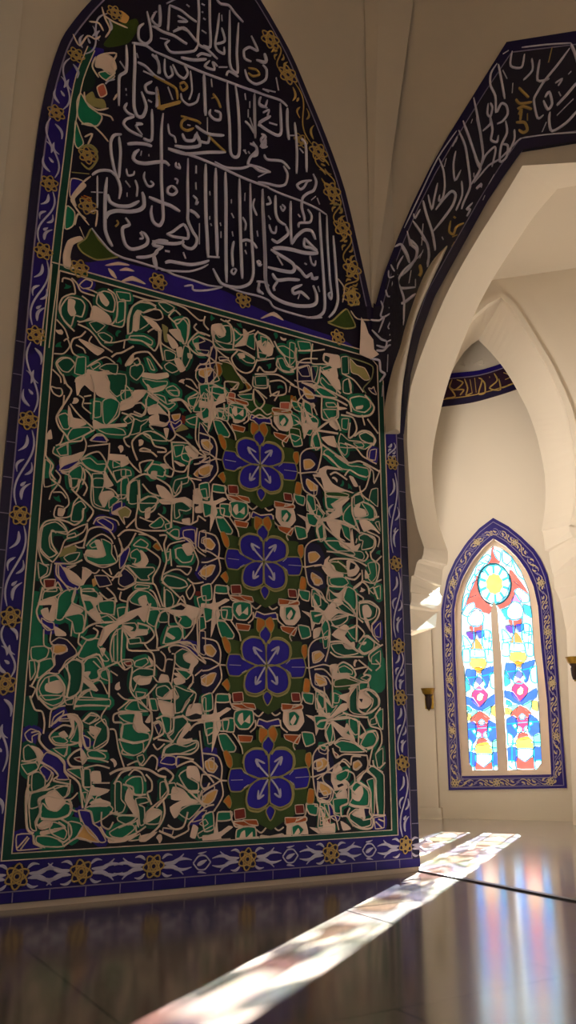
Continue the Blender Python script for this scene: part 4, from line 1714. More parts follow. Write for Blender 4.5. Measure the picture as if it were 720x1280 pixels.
def crom(pts, closed=False, sub=4, k=.42):
    n = len(pts)
    if n < 3: return list(pts)
    out = []
    for i in range(n if closed else n - 1):
        if closed: p0, p1, p2, p3 = pts[i - 1], pts[i], pts[(i + 1) % n], pts[(i + 2) % n]
        else: p0, p1, p2, p3 = pts[max(0, i - 1)], pts[i], pts[i + 1], pts[min(n - 1, i + 2)]
        for j in range(sub):
            t = j / sub; h00 = 2*t**3 - 3*t*t + 1; h10 = t**3 - 2*t*t + t; h01 = -2*t**3 + 3*t*t; h11 = t**3 - t*t
            out.append(tuple(h00 * p1[a] + h10 * k * (p2[a] - p0[a]) + h01 * p2[a] + h11 * k * (p3[a] - p1[a]) for a in (0, 1)))
    if not closed: out.append(tuple(pts[-1][:2]))
    return out
def resample(pts, n, closed=False):
    P = list(pts) + ([pts[0]] if closed else [])
    d = [0]
    for a, b in zip(P, P[1:]): d.append(d[-1] + math.dist(a, b))
    out = []; j = 0
    for i in range(n):
        t = d[-1] * i / (n if closed else n - 1)
        while j < len(d) - 2 and d[j + 1] < t: j += 1
        f = (t - d[j]) / ((d[j + 1] - d[j]) or 1)
        out.append(tuple(P[j][a] + (P[j + 1][a] - P[j][a]) * f for a in (0, 1)))
    return out
def offset(pts, d):
    out = []
    for i, p in enumerate(pts):
        a, b = pts[max(0, i - 1)], pts[min(len(pts) - 1, i + 1)]
        dx, dz = b[0] - a[0], b[1] - a[1]; L = math.hypot(dx, dz) or 1
        out.append((p[0] + dz / L * d, p[1] - dx / L * d))
    return out
def grow(c, d):
    A = sum(a[0] * b[1] - b[0] * a[1] for a, b in zip(c, c[1:] + c[:1])); s = 1 if A > 0 else -1
    n = len(c); out = []
    for i, p in enumerate(c):
        a, b = c[i - 1], c[(i + 1) % n]; dx, dz = b[0] - a[0], b[1] - a[1]; L = math.hypot(dx, dz) or 1
        out.append((p[0] + s * dz / L * d, p[1] - s * dx / L * d))
    return out
def records(txt):
    """traced strokes: '@ x y s' opens a close-up; each line gives kind, width and its points"""
    ox = oy = 0; sc = 1; flag = ''
    for ln in txt.strip().splitlines():
        t = ln.split()
        if t[0][0] == '@':
            flag = t[0][1:]; ox, oy, sc = float(t[1]), float(t[2]), float(t[3]); continue
        head = []; pts = []
        for q in t:
            if ',' in q:
                a, b = q.split(','); pts.append((ox + float(a) / sc, oy + float(b) / sc))
            else: head.append(q)
        yield flag, head, pts, sc
def on(pl, pts): return [pl.uz(*p) for p in pts]
def mpp(pl, pts):
    return sum(pl.hit(*p)[2] for p in pts) / len(pts) / FPX
# ================================================================== THE HALL
# floors
def floor_mat(name, c1, c2, rough, jointc, rot, off, sx, sy, spec=.5):
    m = bpy.data.materials.new(name); m.use_nodes = True
    nt = m.node_tree; b = nt.nodes['Principled BSDF']; N = nt.nodes.new; L = nt.links.new
    tc = N('ShaderNodeTexCoord'); mp = N('ShaderNodeMapping')
    mp.inputs['Rotation'].default_value = (0, 0, -rot); mp.inputs['Location'].default_value = off
    L(tc.outputs['Object'], mp.inputs['Vector'])
    br = N('ShaderNodeTexBrick'); br.offset = .5
    br.inputs['Scale'].default_value = 1; br.inputs['Brick Width'].default_value = sx; br.inputs['Row Height'].default_value = sy
    br.inputs['Mortar Size'].default_value = .007; br.inputs['Mortar Smooth'].default_value = .1
    br.inputs['Color1'].default_value = (*lin(c1), 1); br.inputs['Color2'].default_value = (*lin(c2), 1); br.inputs['Mortar'].default_value = (*lin(jointc), 1)
    L(mp.outputs['Vector'], br.inputs['Vector'])
    n = N('ShaderNodeTexNoise'); n.inputs['Scale'].default_value = 2.2; n.inputs['Detail'].default_value = 5; n.inputs['Distortion'].default_value = 1.2
    L(tc.outputs['Object'], n.inputs['Vector'])
    mx = N('ShaderNodeMix'); mx.data_type = 'RGBA'; mx.blend_type = 'OVERLAY'; mx.inputs['Factor'].default_value = .35
    L(br.outputs['Color'], mx.inputs['A']); L(n.outputs['Color'], mx.inputs['B'])
    hs = N('ShaderNodeHueSaturation'); hs.inputs['Saturation'].default_value = .8; L(mx.outputs['Result'], hs.inputs['Color'])
    L(hs.outputs['Color'], b.inputs['Base Color'])
    mr = N('ShaderNodeMapRange'); mr.inputs['To Min'].default_value = rough * .8; mr.inputs['To Max'].default_value = rough * 1.25
    L(n.outputs['Fac'], mr.inputs['Value']); L(mr.outputs['Result'], b.inputs['Roughness'])
    b.inputs['Specular IOR Level'].default_value = spec; b.inputs['Coat Weight'].default_value = .6; b.inputs['Coat Roughness'].default_value = .12
    bp = N('ShaderNodeBump'); bp.inputs['Strength'].default_value = .06; bp.inputs['Distance'].default_value = .01
    L(n.outputs['Fac'], bp.inputs['Height']); L(bp.outputs['Normal'], b.inputs['Normal'])
    return m
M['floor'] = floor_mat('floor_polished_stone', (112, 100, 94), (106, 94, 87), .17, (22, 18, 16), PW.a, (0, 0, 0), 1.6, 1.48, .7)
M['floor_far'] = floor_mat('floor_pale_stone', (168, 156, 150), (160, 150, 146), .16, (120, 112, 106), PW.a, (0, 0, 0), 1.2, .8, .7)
PD, PN = PW.D, PW.N
def pw3(u, w, z=0.0):           # u along the panel wall, w out from it, on the floor
    return Vector((PA0[0] + PD[0] * u + PN[0] * w, PA0[1] + PD[1] * u + PN[1] * w, z))
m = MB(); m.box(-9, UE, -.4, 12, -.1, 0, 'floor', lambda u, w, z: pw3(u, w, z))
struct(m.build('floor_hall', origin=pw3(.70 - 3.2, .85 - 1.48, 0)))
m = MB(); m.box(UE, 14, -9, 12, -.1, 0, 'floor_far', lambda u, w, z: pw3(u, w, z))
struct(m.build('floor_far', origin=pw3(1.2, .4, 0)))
m = MB(); m.box(UE - .012, UE + .03, .0, 4, 0, .008, 'strip', lambda u, w, z: pw3(u, w, z))
struct(m.build('trim_1'))
# panel wall, wall to its left, ceiling
HT = 9.0
UL = -.36
m = MB(); m.box(UL - .3, UE, -.3, 0, 0, HT, 'plaster_hall', lambda u, w, z: PW.P(u, z, w))
struct(m.build('wall_panel'))
LW = Pl(tuple(PW.P(UL, 0)[:2]), PANG + 225)
m = MB(); m.box(0, 9, -.02, .3, 0, HT, 'plaster_hall', lambda u, w, z: LW.P(u, z, w))
struct(m.build('wall_left'))
m = MB(); m.box(-9, 9, -8, 7.2, HT, HT + .2, 'plaster_hall'); struct(m.build('ceiling'))
m = MB(); m.box(-9, 9, -8, -7.8, 3.4, HT, 'plaster_hall'); struct(m.build('wall_back'))  # this and the next two walls are unseen, added to dim the hall's top
m = MB(); m.box(8.8, 9, -8, 6, 3.4, HT, 'plaster_hall'); struct(m.build('wall_right'))
m = MB(); m.box(-9, -8.8, -8, 2, 3.4, HT, 'plaster_hall'); struct(m.build('wall_left_rear'))
m = MB(); m.box(UL, UE - .005, 0, .012, 0, .03, 'skirt', lambda u, w, z: PW.P(u, z, w)); struct(m.build('baseboard_panel'))
# great arch: front face, soffit, far face
F = [(800, 197), (720, 203), (653, 207), (627, 250), (600, 293), (577, 332), (557, 370), (538, 414), (526, 445), (518, 469), (513, 487), (510, 510),
     (509, 545), (509.5, 565), (513, 615), (517, 637), (522, 660), (530, 684)]
B = [(770, 228), (720, 232), (697, 236), (668, 270), (640, 311), (617, 347), (597, 384), (580, 424), (568, 455), (561, 476), (553, 504), (545, 540),
     (541, 565), (540, 588), (543, 626), (546, 643), (550, 661), (559.5, 688)]
Fc = [(530, 685), (529, 693), (527, 698.5), (524, 699.5), (521, 703), (519, 712), (517.5, 719), (514.5, 720), (513.5, 729), (513, 740), (514.5, 741), (514, 752), (512.5, 757), (507, 760), (508, 790), (523, 1089)]
Bc = [(560, 689), (560, 700), (559, 706), (555, 707.5), (553, 712), (552.5, 722), (552, 732), (549.5, 734), (549, 741), (550.5, 744), (552, 746), (551, 757), (550, 764), (546, 766), (545, 784), (500, 1062)]
Fu = on(AW, F[:2]) + crom(on(AW, F[2:]), sub=4); Bu = on(AB, B[:2]) + crom(on(AB, B[2:]), sub=4)
Fcu, Bcu = on(AW, Fc), on(AB, Bc)
Fcu[-1] = (max(Fcu[-1][0], .004), 0); Bcu.insert(len(Bcu) - 1, AB.uz(500, 800)); Bcu[-1] = (Bcu[-1][0], 0); Fcu.insert(len(Fcu) - 1, AW.uz(508.6, 800))
um = Fu[0][0] + .12
def mirror(pts, c): return [(2 * c - p[0], p[1]) for p in reversed(pts)]
full = mirror(Fu + Fcu, um)[:] + Fu + Fcu          # right jamb, crown, left jamb
m = MB()
m.poly([(26, 0), (26, HT), (0, HT), (0, 0)][::1] + list(reversed(full)), lambda u, z: AW.P(u, z), 'plaster_hall')  # right end runs far out of view, extended to block stray sun
struct(m.build('wall_arch'))
um2 = Bu[0][0] + .1
m = MB()
fb = mirror(Bu + Bcu, um2) + Bu + Bcu
m.poly([(26, 0), (26, HT), (-2.5, HT), (-2.5, 0)] + list(reversed(fb)), lambda u, z: AB.P(u, z), 'plaster')
struct(m.build('wall_arch_far'))
m = MB()
m.grid([[AW.P(*a), AB.P(*b)] for a, b in zip(Fu, Bu)], 'plaster', True)
m.grid([[AW.P(*a), AB.P(*b)] for a, b in zip(mirror(Fu, um), mirror(Bu, um2))], 'plaster', True)
m.face([AW.P(*Fu[0]), AB.P(*Bu[0]), AB.P(*mirror(Bu, um2)[-1]), AW.P(*mirror(Fu, um)[-1])], 'plaster')
struct(m.build('wall_arch_soffit'))
m = MB()
m.grid([[AW.P(*a), AB.P(*b)] for a, b in zip([Fu[-1]] + Fcu, [Bu[-1]] + Bcu)], 'plaster')
rF, rB = mirror(Fcu, um), mirror(Bcu, um2)
m.grid([[AW.P(*a), AB.P(*b)] for a, b in zip(rF, rB)], 'plaster')
struct(m.build('wall_arch_jamb'))
# window bay: arch in front of it
F2 = [(627, 375), (641, 393), (658, 420), (672, 443), (684, 464), (704, 509), (710, 531), (714, 553), (717, 590), (716.5, 631), (711, 657)]
B2 = [(598, 425), (613, 440), (628, 458), (638, 473), (646, 487), (659, 512), (667, 533), (673, 553), (681, 594), (681.5, 631), (677, 663)]
F2c = [(711, 657), (712, 664), (716, 671), (722, 677), (723, 690), (730, 697), (735, 705), (736, 730), (744, 738), (746, 790), (752, 1035)]
B2c = [(678, 664), (680, 675), (681, 688), (686, 690), (688, 706), (691, 718), (692.5, 722), (693, 735), (700, 750), (708, 790), (716, 1026)]
f2, b2 = crom(on(A2, F2), sub=3), crom(on(A2B, B2), sub=3)
f2c, b2c = on(A2, F2c), on(A2B, B2c); f2c[-1] = (f2c[-1][0], 0); b2c[-1] = (b2c[-1][0], 0)
cu2, cb2 = f2[0][0], b2[0][0]
F2L = [(500, 1040), (500, 790), (508, 735), (512, 700), (522, 680), (522, 640), (532, 560), (547, 490), (564, 440), (582, 412), (595, 397), (610, 384)]
B2L = [(500, 1030), (500, 790), (506, 735), (510, 700), (518, 680), (518, 640), (526, 580), (540, 520), (562, 470), (570, 455), (580, 440), (589, 431)]
f2l, b2l = on(A2, F2L), on(A2B, B2L); f2l[0] = (f2l[0][0], 0); b2l[0] = (b2l[0][0], 0)
fl, bl = f2l, b2l
ringF = fl + f2 + f2c; ringB = bl + b2 + b2c
m = MB()
m.poly([(5.5, 0), (5.5, 8.5), (-3, 8.5), (-3, 0)] + ringF, lambda u, z: A2.P(u, z), 'plaster'); struct(m.build('wall_bay'))
m = MB(); m.grid([[A2.P(*a), A2B.P(*b)] for a, b in zip(ringF, ringB)], 'plaster'); struct(m.build('wall_bay_soffit'))
m = MB(); m.poly([(5.5, 0), (5.5, 8.5), (-3, 8.5), (-3, 0)] + ringB, lambda u, z: A2B.P(u, z), 'plaster'); struct(m.build('wall_bay_far'))
tr = f2l[5:] + f2
m = MB(); m.ribbon(resample(offset(tr, -.045), 90), .09, A2, 0, .05, 'plaster'); struct(m.build('trim_2'))
# window wall with its opening
def win(px): return on(WW, px)
TO = [(561, 987.6), (557, 901.6), (553.4, 823.7), (551.6, 763), (554.4, 746), (559, 722.6), (568.6, 701), (583, 679), (599, 661), (616.5, 647.8), (634.7, 657.7), (651, 670.7), (668, 687), (677, 701), (684, 718), (689, 741.5), (692.6, 772), (696, 819), (701, 890), (708.6, 985)]
TI = [(577, 970), (573, 901.6), (569.5, 824), (568, 763), (571, 744), (578, 722.6), (590, 701), (604, 683.7), (616.5, 673), (632, 682.5), (646.5, 696.7), (658, 713), (666.6, 732), (672.5, 758), (676, 805), (684, 878.7), (689, 968)]
GO = [(592, 963), (586.7, 954), (584, 901.7), (580, 833), (577, 819), (576.4, 767.5), (578, 748.6), (583, 730), (592, 711), (604, 694), (616.5, 682.5), (627.6, 686), (639.4, 695.5), (651, 713), (660.7, 736.8), (665.4, 767.5), (668, 819), (671.4, 833), (675, 901.7), (677.4, 954), (671, 962)]
to, ti, go = win(TO), win(TI), win(GO)
hole = [(-3, 0), (5.5, 0), (5.5, 8.5), (-3, 8.5)]
m = MB(); m.holed([hole, ti], lambda u, z: WW.P(u, z), 'plaster'); struct(m.build('wall_window'))
pu0, pu1 = WW.uz(490, 900)[0], WW.uz(545, 900)[0]
m = MB(); m.box(pu0, pu1, 0, .12, 0, 2.2, 'plaster', lambda u, d, z: WW.P(u, z, d)); m.box(pu0, pu1 + .03, 0, .15, 0, .12, 'plaster', lambda u, d, z: WW.P(u, z, d)); struct(m.build('trim_6'))
m = MB()
for a, b in ((-3, None), (5.2, None)):
    m.box(a, a + .1, 0, 3.2, 0, 8, 'plaster', lambda u, d, z: AW.P(u, z, -1.15 - d))
struct(m.build('wall_bay_sides'))
m = MB(); m.box(-3, 5.5, 3.2, 4.4, 7.6, 7.8, 'plaster', lambda u, d, z: AW.P(u, z, -d)); struct(m.build('ceiling_bay'))
# vault between the great arch and the bay
z1 = A2.uz(665, 343)[1]; z2 = AB.uz(720, 200)[1] + .35
m = MB(); rows = []
for i in range(17):
    t = i / 16 * math.pi / 2
    d = 3.3 - 2.15 * math.sin(t); z = z1 + (z2 - z1) * (1 - math.cos(t)) 
    rows.append([AW.P(u, z, -d) for u in (-3, 0, 2, 5.5)])
m.grid(rows, 'plaster', True); struct(m.build('ceiling_vault'))
# folded facets where the two walls meet above the tiles
_b = Vector((PW.N[0] + AW.N[0], PW.N[1] + AW.N[1], 0)); BIS = _b.normalized() / math.cos((PW.a - AW.a) / 2)
def near(x, y, off=0.0):
    a, b = PW.hit(x, y), AW.hit(x, y)
    q = PW.P(a[0], a[1]) if a[2] < b[2] else AW.P(b[0], b[1])
    return q + BIS * off
m = MB()
ap = near(464, 386, .01)
m.face([ap, near(455, 0, .01), near(470, 0, .10)], 'plaster_hall'); m.face([ap, near(470, 0, .10), near(516, 0, .03)], 'plaster_hall')
m.face([near(455, 0, .01), near(453, -60, .01), near(470, -60, .11), near(470, 0, .10)], 'plaster_hall')
m.face([near(470, 0, .10), near(470, -60, .11), near(523, -60, .03), near(516, 0, .03)], 'plaster_hall')
struct(m.build('trim_3'))
# pale roll moulding that runs up the arch over the tile band
CL = [(480.5, 544), (479, 512), (487, 471), (499, 431), (511, 392), (526, 352), (540, 328), (555, 312)]
CR = [(498, 544), (499.5, 512), (503, 477), (509, 441), (518, 402), (534, 363), (548, 333), (557, 313)]
cl, cr = resample(crom(CL, sub=5), 40), resample(crom(CR, sub=5), 40)
rows = []
for i, (a, b) in enumerate(zip(cl, cr)):
    row = []
    for j in range(9):
        t = j / 8; o = .042 + .075 * math.sin(math.pi * t) * (1 if i < 36 else (40 - i) / 5)
        row.append(near(a[0] + (b[0] - a[0]) * t, a[1] + (b[1] - a[1]) * t, o))
    rows.append(row)
m = MB(); m.grid(rows, 'plaster_hall', True); m.face([near(CL[0][0], CL[0][1], 0)] + rows[0] + [near(CR[0][0], CR[0][1], 0)], 'plaster_hall')
struct(m.build('trim_4'))
# ================================================================== THE TILE PANEL
tp = empty('tile_panel', PW.P(1.25, 0, 0))
tag(tp, 'tall pointed-arch mosaic wall panel of green, cream and cobalt tile with four blue flowers', 'tile panel')
aL = [(-.19, 3.0), (-.19, 3.6), (-.186, 4.2), (-.172, 4.65), (-.143, 4.977), (-.084, 5.327), (.003, 5.559), (.111, 5.788), (.35, 6.22), (.62, 6.6), (.9, 6.88)]
aR = [(1.15, 6.73), (1.414, 6.497), (1.687, 6.135), (1.858, 5.807), (2.035, 5.444), (2.203, 5.019), (2.349, 4.421), (2.43, 4.068)]
arch = crom(aL, sub=3) + crom(aR, sub=3)
outer = [(-.19, .03)] + arch + [(2.68, 3.98), (2.69, 3.05), (2.69, .03)]
m = MB(); m.slab(outer, PW, 0, .020, 'navy'); m.build('tile_base', tp)
inn = [(p[0], p[1]) for p in offset(arch, .055)]
xl0, xl1, gl0, gl1 = -.135, -.02, -.02, .03       # border and green frame, left side
gr0, gr1, xr0, xr1 = 2.462, 2.512, 2.53, 2.622    # right side
zb0, zb1, gz0, gz1, ztop = .09, .222, .235, .268, 3.632
def rect(u0, u1, z0, z1): return [(u0, z0), (u1, z0), (u1, z1), (u0, z1)]
# border of blue tiles: base, joints, lines
m = MB()
O1 = .0215
m.poly(rect(xl0, gl0, zb0, 3.1), lambda u, z: PW.P(u, z, O1), 'border')
m.poly(rect(gl0, gr1, zb0, gz0), lambda u, z: PW.P(u, z, O1), 'border')
m.poly(rect(gr1, xr1, zb0, 3.1), lambda u, z: PW.P(u, z, O1), 'border')
kl = [i for i, p in enumerate(inn) if p[0] < .05 and p[1] < 5.0]
leftA = inn[:max(kl) + 1]
gArc = crom([(-.02, 3.1), (-.014, 3.29), (-.001, 3.641), (.009, 4.05), (.023, 4.43), (.036, 4.844), (.06, 5.1), (.12, 5.36)], sub=3)
m.poly(leftA + list(reversed(gArc)), lambda u, z: PW.P(u, z, O1), 'border')
m.poly(rect(-.185, 2.69, .034, .082), lambda u, z: PW.P(u, z, O1), 'border')
for u in [i * .19 - .14 for i in range(15)]:
    m.ribbon([(u, .034), (u, .082)], .006, PW, .0215, .0235, 'joint')
for z in [.3 + i * .21 for i in range(14)]:
    m.ribbon([(xr1 + .01, z), (2.688, z)], .005, PW, .02, .0235, 'joint'); m.ribbon([(-.188, z + .07), (xl0, z + .07)], .005, PW, .02, .0235, 'joint')
m.ribbon([(xl0, 3.1), (xl0, .086), (xr1, .086), (xr1, 3.06)], .009, PW, .0215, .0245, 'joint')
m.ribbon(resample(inn, 120), .010, PW, .0215, .0245, 'joint')
m.build('tile_border', tp)
# green frame with its cream edge lines
m = MB()
m.slab(rect(gl0, gl1, gz0, 3.66), PW, .02, .0235, 'frame'); m.slab(rect(gr0, gr1, gz0, 3.66), PW, .02, .0235, 'frame')
m.slab(rect(gl1, gr0, gz0, gz1), PW, .02, .0235, 'frame'); m.slab(rect(gl1, gr0, ztop, 3.668), PW, .02, .0235, 'frame')
m.ribbon(gArc, .05, PW, .0215, .0235, 'frame')
for q in (offset(gArc, .025), offset(gArc, -.025)): m.ribbon(q, .008, PW, .022, .0265, 'line')
for q in ([(gl0, 3.66), (gl0, gz0), (gr1, gz0), (gr1, 3.62), (2.43, 3.675), (gl0, 3.675)], [(gl1, ztop), (gl1, gz1), (gr0, gz1), (gr0, 3.58), (2.40, ztop), (gl1, ztop)]):
    m.ribbon(q, .009, PW, .022, .0265, 'line')
m.build('green_frame', tp)
# arabesque field
FILLKEY = {'g': 'g', 'c': 'c', 'k': 'ground', 'n': 'n', 'd': 'd', 'b': 'b', 'p': 'p', 'y': 'y', 'o': 'o', 'r': 'r', 'R': 'R', 'G': 'G', 'v': 'v', 'a': 'a'}
m = MB()
m.poly(rect(gl1, gr0, gz1, ztop), lambda u, z: PW.P(u, z, .0212), 'ground')
cnt = 0
def clampf(pts):
    return [(min(max(p[0], gl1 + .006), gr0 - .006), min(max(p[1], gz1 + .006), ztop - .008)) for p in pts]
def put(m, head, pts, sc, o, pl, layer, clamp=True, wmul=1.0, mul=1.0):
    """one traced piece: f = filled tile (with its cream outline), l = line"""
    global cnt
    cnt += 1
    k = mpp(PW, pts) if pl is PW else mpp(pl, pts)
    q = on(pl, pts)
    if clamp: q = clampf(q)
    w = float(head[2]) / sc * k
    if head[0] == 'l':
        c = crom(q, sub=4)
        if clamp: c = clampf(c)
        m.ribbon(c, max(w * .86, .0085) * wmul, pl, layer + .003, layer + .0075, {'c': 'line'}.get(head[1], head[1]))
        return
    c = crom(q, True, 3, .3 if len(q) > 4 else .15)
    if clamp: c = clampf(c)
    key = FILLKEY.get(head[1], head[1])
    if key == 'g' and random.random() < .4: key = 'g2'
    if clamp and head[1] in 'gGb' and random.random() < .85:
        m.poly(clampf(grow(c, .024)), lambda u, z: pl.P(u, z, layer - .0003 + .0002 * ((cnt % 397) / 397.0)), key)
    elif clamp and head[1] == 'c': c = clampf(grow(c, .004))
    m.poly(c, lambda u, z: pl.P(u, z, layer + .002 * ((cnt % 397) / 397.0)), key)
    if w > 0: m.ribbon(c, max(w * .9, .007), pl, layer + .0028, layer + .006, 'y' if head[1] in 'oa' else 'line', True)
recs = [r for r in records(FIELD)]
for fl_, head, pts, sc in recs: put(m, head, pts, sc, 0, PW, .0216)
SIDE = [r for r in records(MEDAL) if r[0] == 's']
CORE = [r for r in records(MEDAL) if r[0] == '']
mc = PW.uz(329.6, 832.2)
MEDS = [PW.uz(322, 583), PW.uz(326.5, 703), mc, PW.uz(333, 972)]
def shifted(pl, pts, d): return [(p[0] + d[0], p[1] + d[1]) for p in on(pl, pts)]
for c in MEDS + [(MEDS[0][0] - .02, MEDS[0][1] + .68)]:
    d = (c[0] - mc[0], c[1] - mc[1]); top = c[1] > 3
    for fl_, head, pts, sc in SIDE:
        k = mpp(PW, pts); q = clampf(shifted(PW, pts, d)); w = float(head[2]) / sc * k; cnt += 1
        if top and (min(p[1] for p in q) > c[1] + .02): continue
        if head[0] == 'l': m.ribbon(clampf(crom(q, sub=4)), max(w, .010), PW, .0246, .0296, 'line' if head[1] == 'c' else head[1])
        else:
            cc = clampf(crom(q, True, 3, .25)); m.poly(cc, lambda u, z: PW.P(u, z, .0242 + .002 * ((cnt % 397) / 397.0)), FILLKEY[head[1]])
            if w > 0: m.ribbon(cc, max(w, .009), PW, .0266, .0292, 'line', True)
CS = .0125; NX, NZ = int((gr0 - gl1) / CS), int((ztop - gz1) / CS)
occ = [[0] * NZ for _ in range(NX)]
for k_, (f_, v_) in enumerate(zip(m.m[2:], m.f[2:])):
    if m.mats[f_] == 'ground': continue
    ps = [m.v[i] for i in v_]
    us = [(p[0] - PA0[0]) * PD[0] + (p[1] - PA0[1]) * PD[1] for p in ps]; zs = [p[2] for p in ps]
    a0, a1 = int((min(us) - gl1) / CS), int((max(us) - gl1) / CS); b0, b1 = int((min(zs) - gz1) / CS), int((max(zs) - gz1) / CS)
    n_ = len(ps)
    for a in range(max(0, a0), min(NX - 1, a1) + 1):
        for b in range(max(0, b0), min(NZ - 1, b1) + 1):
            if (a1 - a0 < 3 and b1 - b0 < 3): occ[a][b] = 1; continue
            cu, cz = gl1 + (a + .5) * CS, gz1 + (b + .5) * CS; pos = neg = False
            for i in range(n_):
                j = (i + 1) % n_; cr_ = (us[j] - us[i]) * (cz - zs[i]) - (zs[j] - zs[i]) * (cu - us[i])
                if cr_ > .0004: pos = True
                elif cr_ < -.0004: neg = True
            if not (pos and neg): occ[a][b] = 1
for c in MEDS:
    for a in range(NX):
        for b in range(NZ):
            if abs(gl1 + a * CS - c[0]) < .32 and abs(gz1 + b * CS - c[1]) < .36: occ[a][b] = 1
def clear(a, b, r):
    for i in range(-r, r + 1):
        for j in range(-r, r + 1):
            if i * i + j * j <= r * r and (not (0 <= a + i < NX and 0 <= b + j < NZ) or occ[a + i][b + j]): return False
    return True
rnd = random.Random(11); cells = [(a, b) for a in range(NX) for b in range(NZ)]; rnd.shuffle(cells)
for r in (9, 7, 6, 5, 4, 3, 2):
    for a, b in cells:
        if occ[a][b] or not clear(a, b, r): continue
        cu, cz = gl1 + (a + .5) * CS, gz1 + (b + .5) * CS; R_ = (r - .2) * CS; an = rnd.random() * math.tau
        shp = rnd.choice(([(1.25, 0), (.3, .75), (-.8, .6), (-.95, -.2), (-.3, -.8), (.4, -.35)], [(1.1, .5), (0, .25), (-1.1, .6), (-.9, -.3), (0, -.55), (.9, -.25)], [(1.2, .1), (.2, .6), (-.4, 1.0), (-.45, .2), (-1.1, -.4), (.1, -.5)]))
        q = [(cu + R_ * (x * math.cos(an) - y * math.sin(an)), cz + R_ * (x * math.sin(an) + y * math.cos(an))) for x, y in shp]
        c = clampf(crom(q, True, 3, .4)); cnt += 1
        key = rnd.choice(('g', 'g', 'g2', 'g', 'c', 'd', 'n')) if r > 2 else rnd.choice(('g', 'c', 'c'))
        m.poly(c, lambda u, z: PW.P(u, z, .0214 + .0004 * ((cnt % 97) / 97)), key)
        if r > 2: m.ribbon(c, .009, PW, .0222, .0258, 'line', True)
        for i in range(-r - 1, r + 2):
            for j in range(-r - 1, r + 2):
                if i * i + j * j <= (r + 1) ** 2 and 0 <= a + i < NX and 0 <= b + j < NZ: occ[a + i][b + j] = 1
m.build('arabesque_field', tp)
# four medallions, each with its petals
for i, c in enumerate(MEDS):
    d = (c[0] - mc[0], c[1] - mc[1])
    mb = MB(); pet = []; ln = MB(); arrow = MB()
    for fl_, head, pts, sc in CORE:
        k = mpp(PW, pts); q = shifted(PW, pts, d); w = float(head[2]) / sc * k; cnt += 1
        if c[1] < .7: q = [(p[0], max(p[1], gz1 + .006)) for p in q]
        if head[0] == 'l':
            (arrow if head[1] == 'w' else ln).ribbon(crom(q, sub=4), max(w, .009), PW, .0325, .0372, 'w' if head[1] == 'w' else ('y' if head[1] == 'y' else 'line'), taper=head[1] == 'w')
        elif head[0] in 'BQ':
            pb = MB(); cc = crom(q, True, 4, .45 if head[0] == 'B' else .22)
            pb.poly(cc, lambda u, z: PW.P(u, z, .033), 'B'); pb.ribbon(cc, w, PW, .032, .0362, 'y', True); pet.append(pb)
        else:
            cc = crom(q, True, 3, .12 if head[1] in 'vra' else .3)
            off = .0300 if head[1] == 'v' else .0306 + .0006 * ((cnt % 97) / 97)
            mb.poly(cc, lambda u, z: PW.P(u, z, off), head[1])
            if w > 0: mb.ribbon(cc, w * 1.0, PW, .0308, .0335, 'y' if head[1] == 'o' else 'line', True)
    mo = mb.build('medallion', tp)
    for pb in pet: pb.build('petal', mo)
    ln.build('outline', mo); arrow.build('stamen', mo)
# upper field: night ground, green corners, blue lower strip, the lettering
m = MB()
ty = [(.03, 3.69)] + [p for p in inn if p[1] > 3.69] + [(2.36, 3.70)]
m.poly([(.03, 3.69)] + list(gArc[6:]) + [p for p in inn if p[1] > 5.45 or p[0] > 1.2] + [(2.40, 3.69)], lambda u, z: PW.P(u, z, .0213), 'ty')
m.slab(on(PW, [(467, 452), (465, 400), (466, 388), (480, 395), (482, 420), (481, 470), (480, 540), (497, 542), (494, 400), (470, 384)][:0] or [(0, 0)]) if False else rect(2.515, 2.685, 3.06, 3.98), PW, .02, .0225, 'bandk')
for fl_, head, pts, sc in records(TYMP): 
    q = on(PW, pts); k = mpp(PW, pts); w = float(head[2]) / sc * k; cnt += 1
    if head[0] == 'l':
        m.ribbon(crom(q, sub=4), max(w, .009), PW, .0232, .0272, {'c': 'line'}.get(head[1], head[1]), taper=True); continue
    cc = crom(q, True, 4, .35)
    m.poly(cc, lambda u, z: PW.P(u, z, .0222 + .001 * ((cnt % 97) / 97)), FILLKEY.get(head[1], head[1]))
    if w > 0: m.ribbon(cc, w, PW, .0228, .0262, 'y' if head[1] in 'vy' else 'line', True)
m.build('tympanum_field', tp)
lines = {k: MB() for k in ('K1', 'K2', 'K3', 'G')}
for fl_, head, pts, sc in records(CALLI):
    q = on(PW, pts); k = mpp(PW, pts)
    lm = MB() if head[0] == 'G' else lines[head[0]]
    lm.ribbon(crom(q, sub=4), float(head[1]) / sc * k, PW, .0240, .0330, 'gold' if head[0] == 'G' else 'script', taper=True)
    if head[0] == 'G': lm.build('gold_stroke', tp)['label'] = 'gold stroke in the lettering'
for k in ('K1', 'K2', 'K3'): lines[k].build('calligraphy_line', tp)
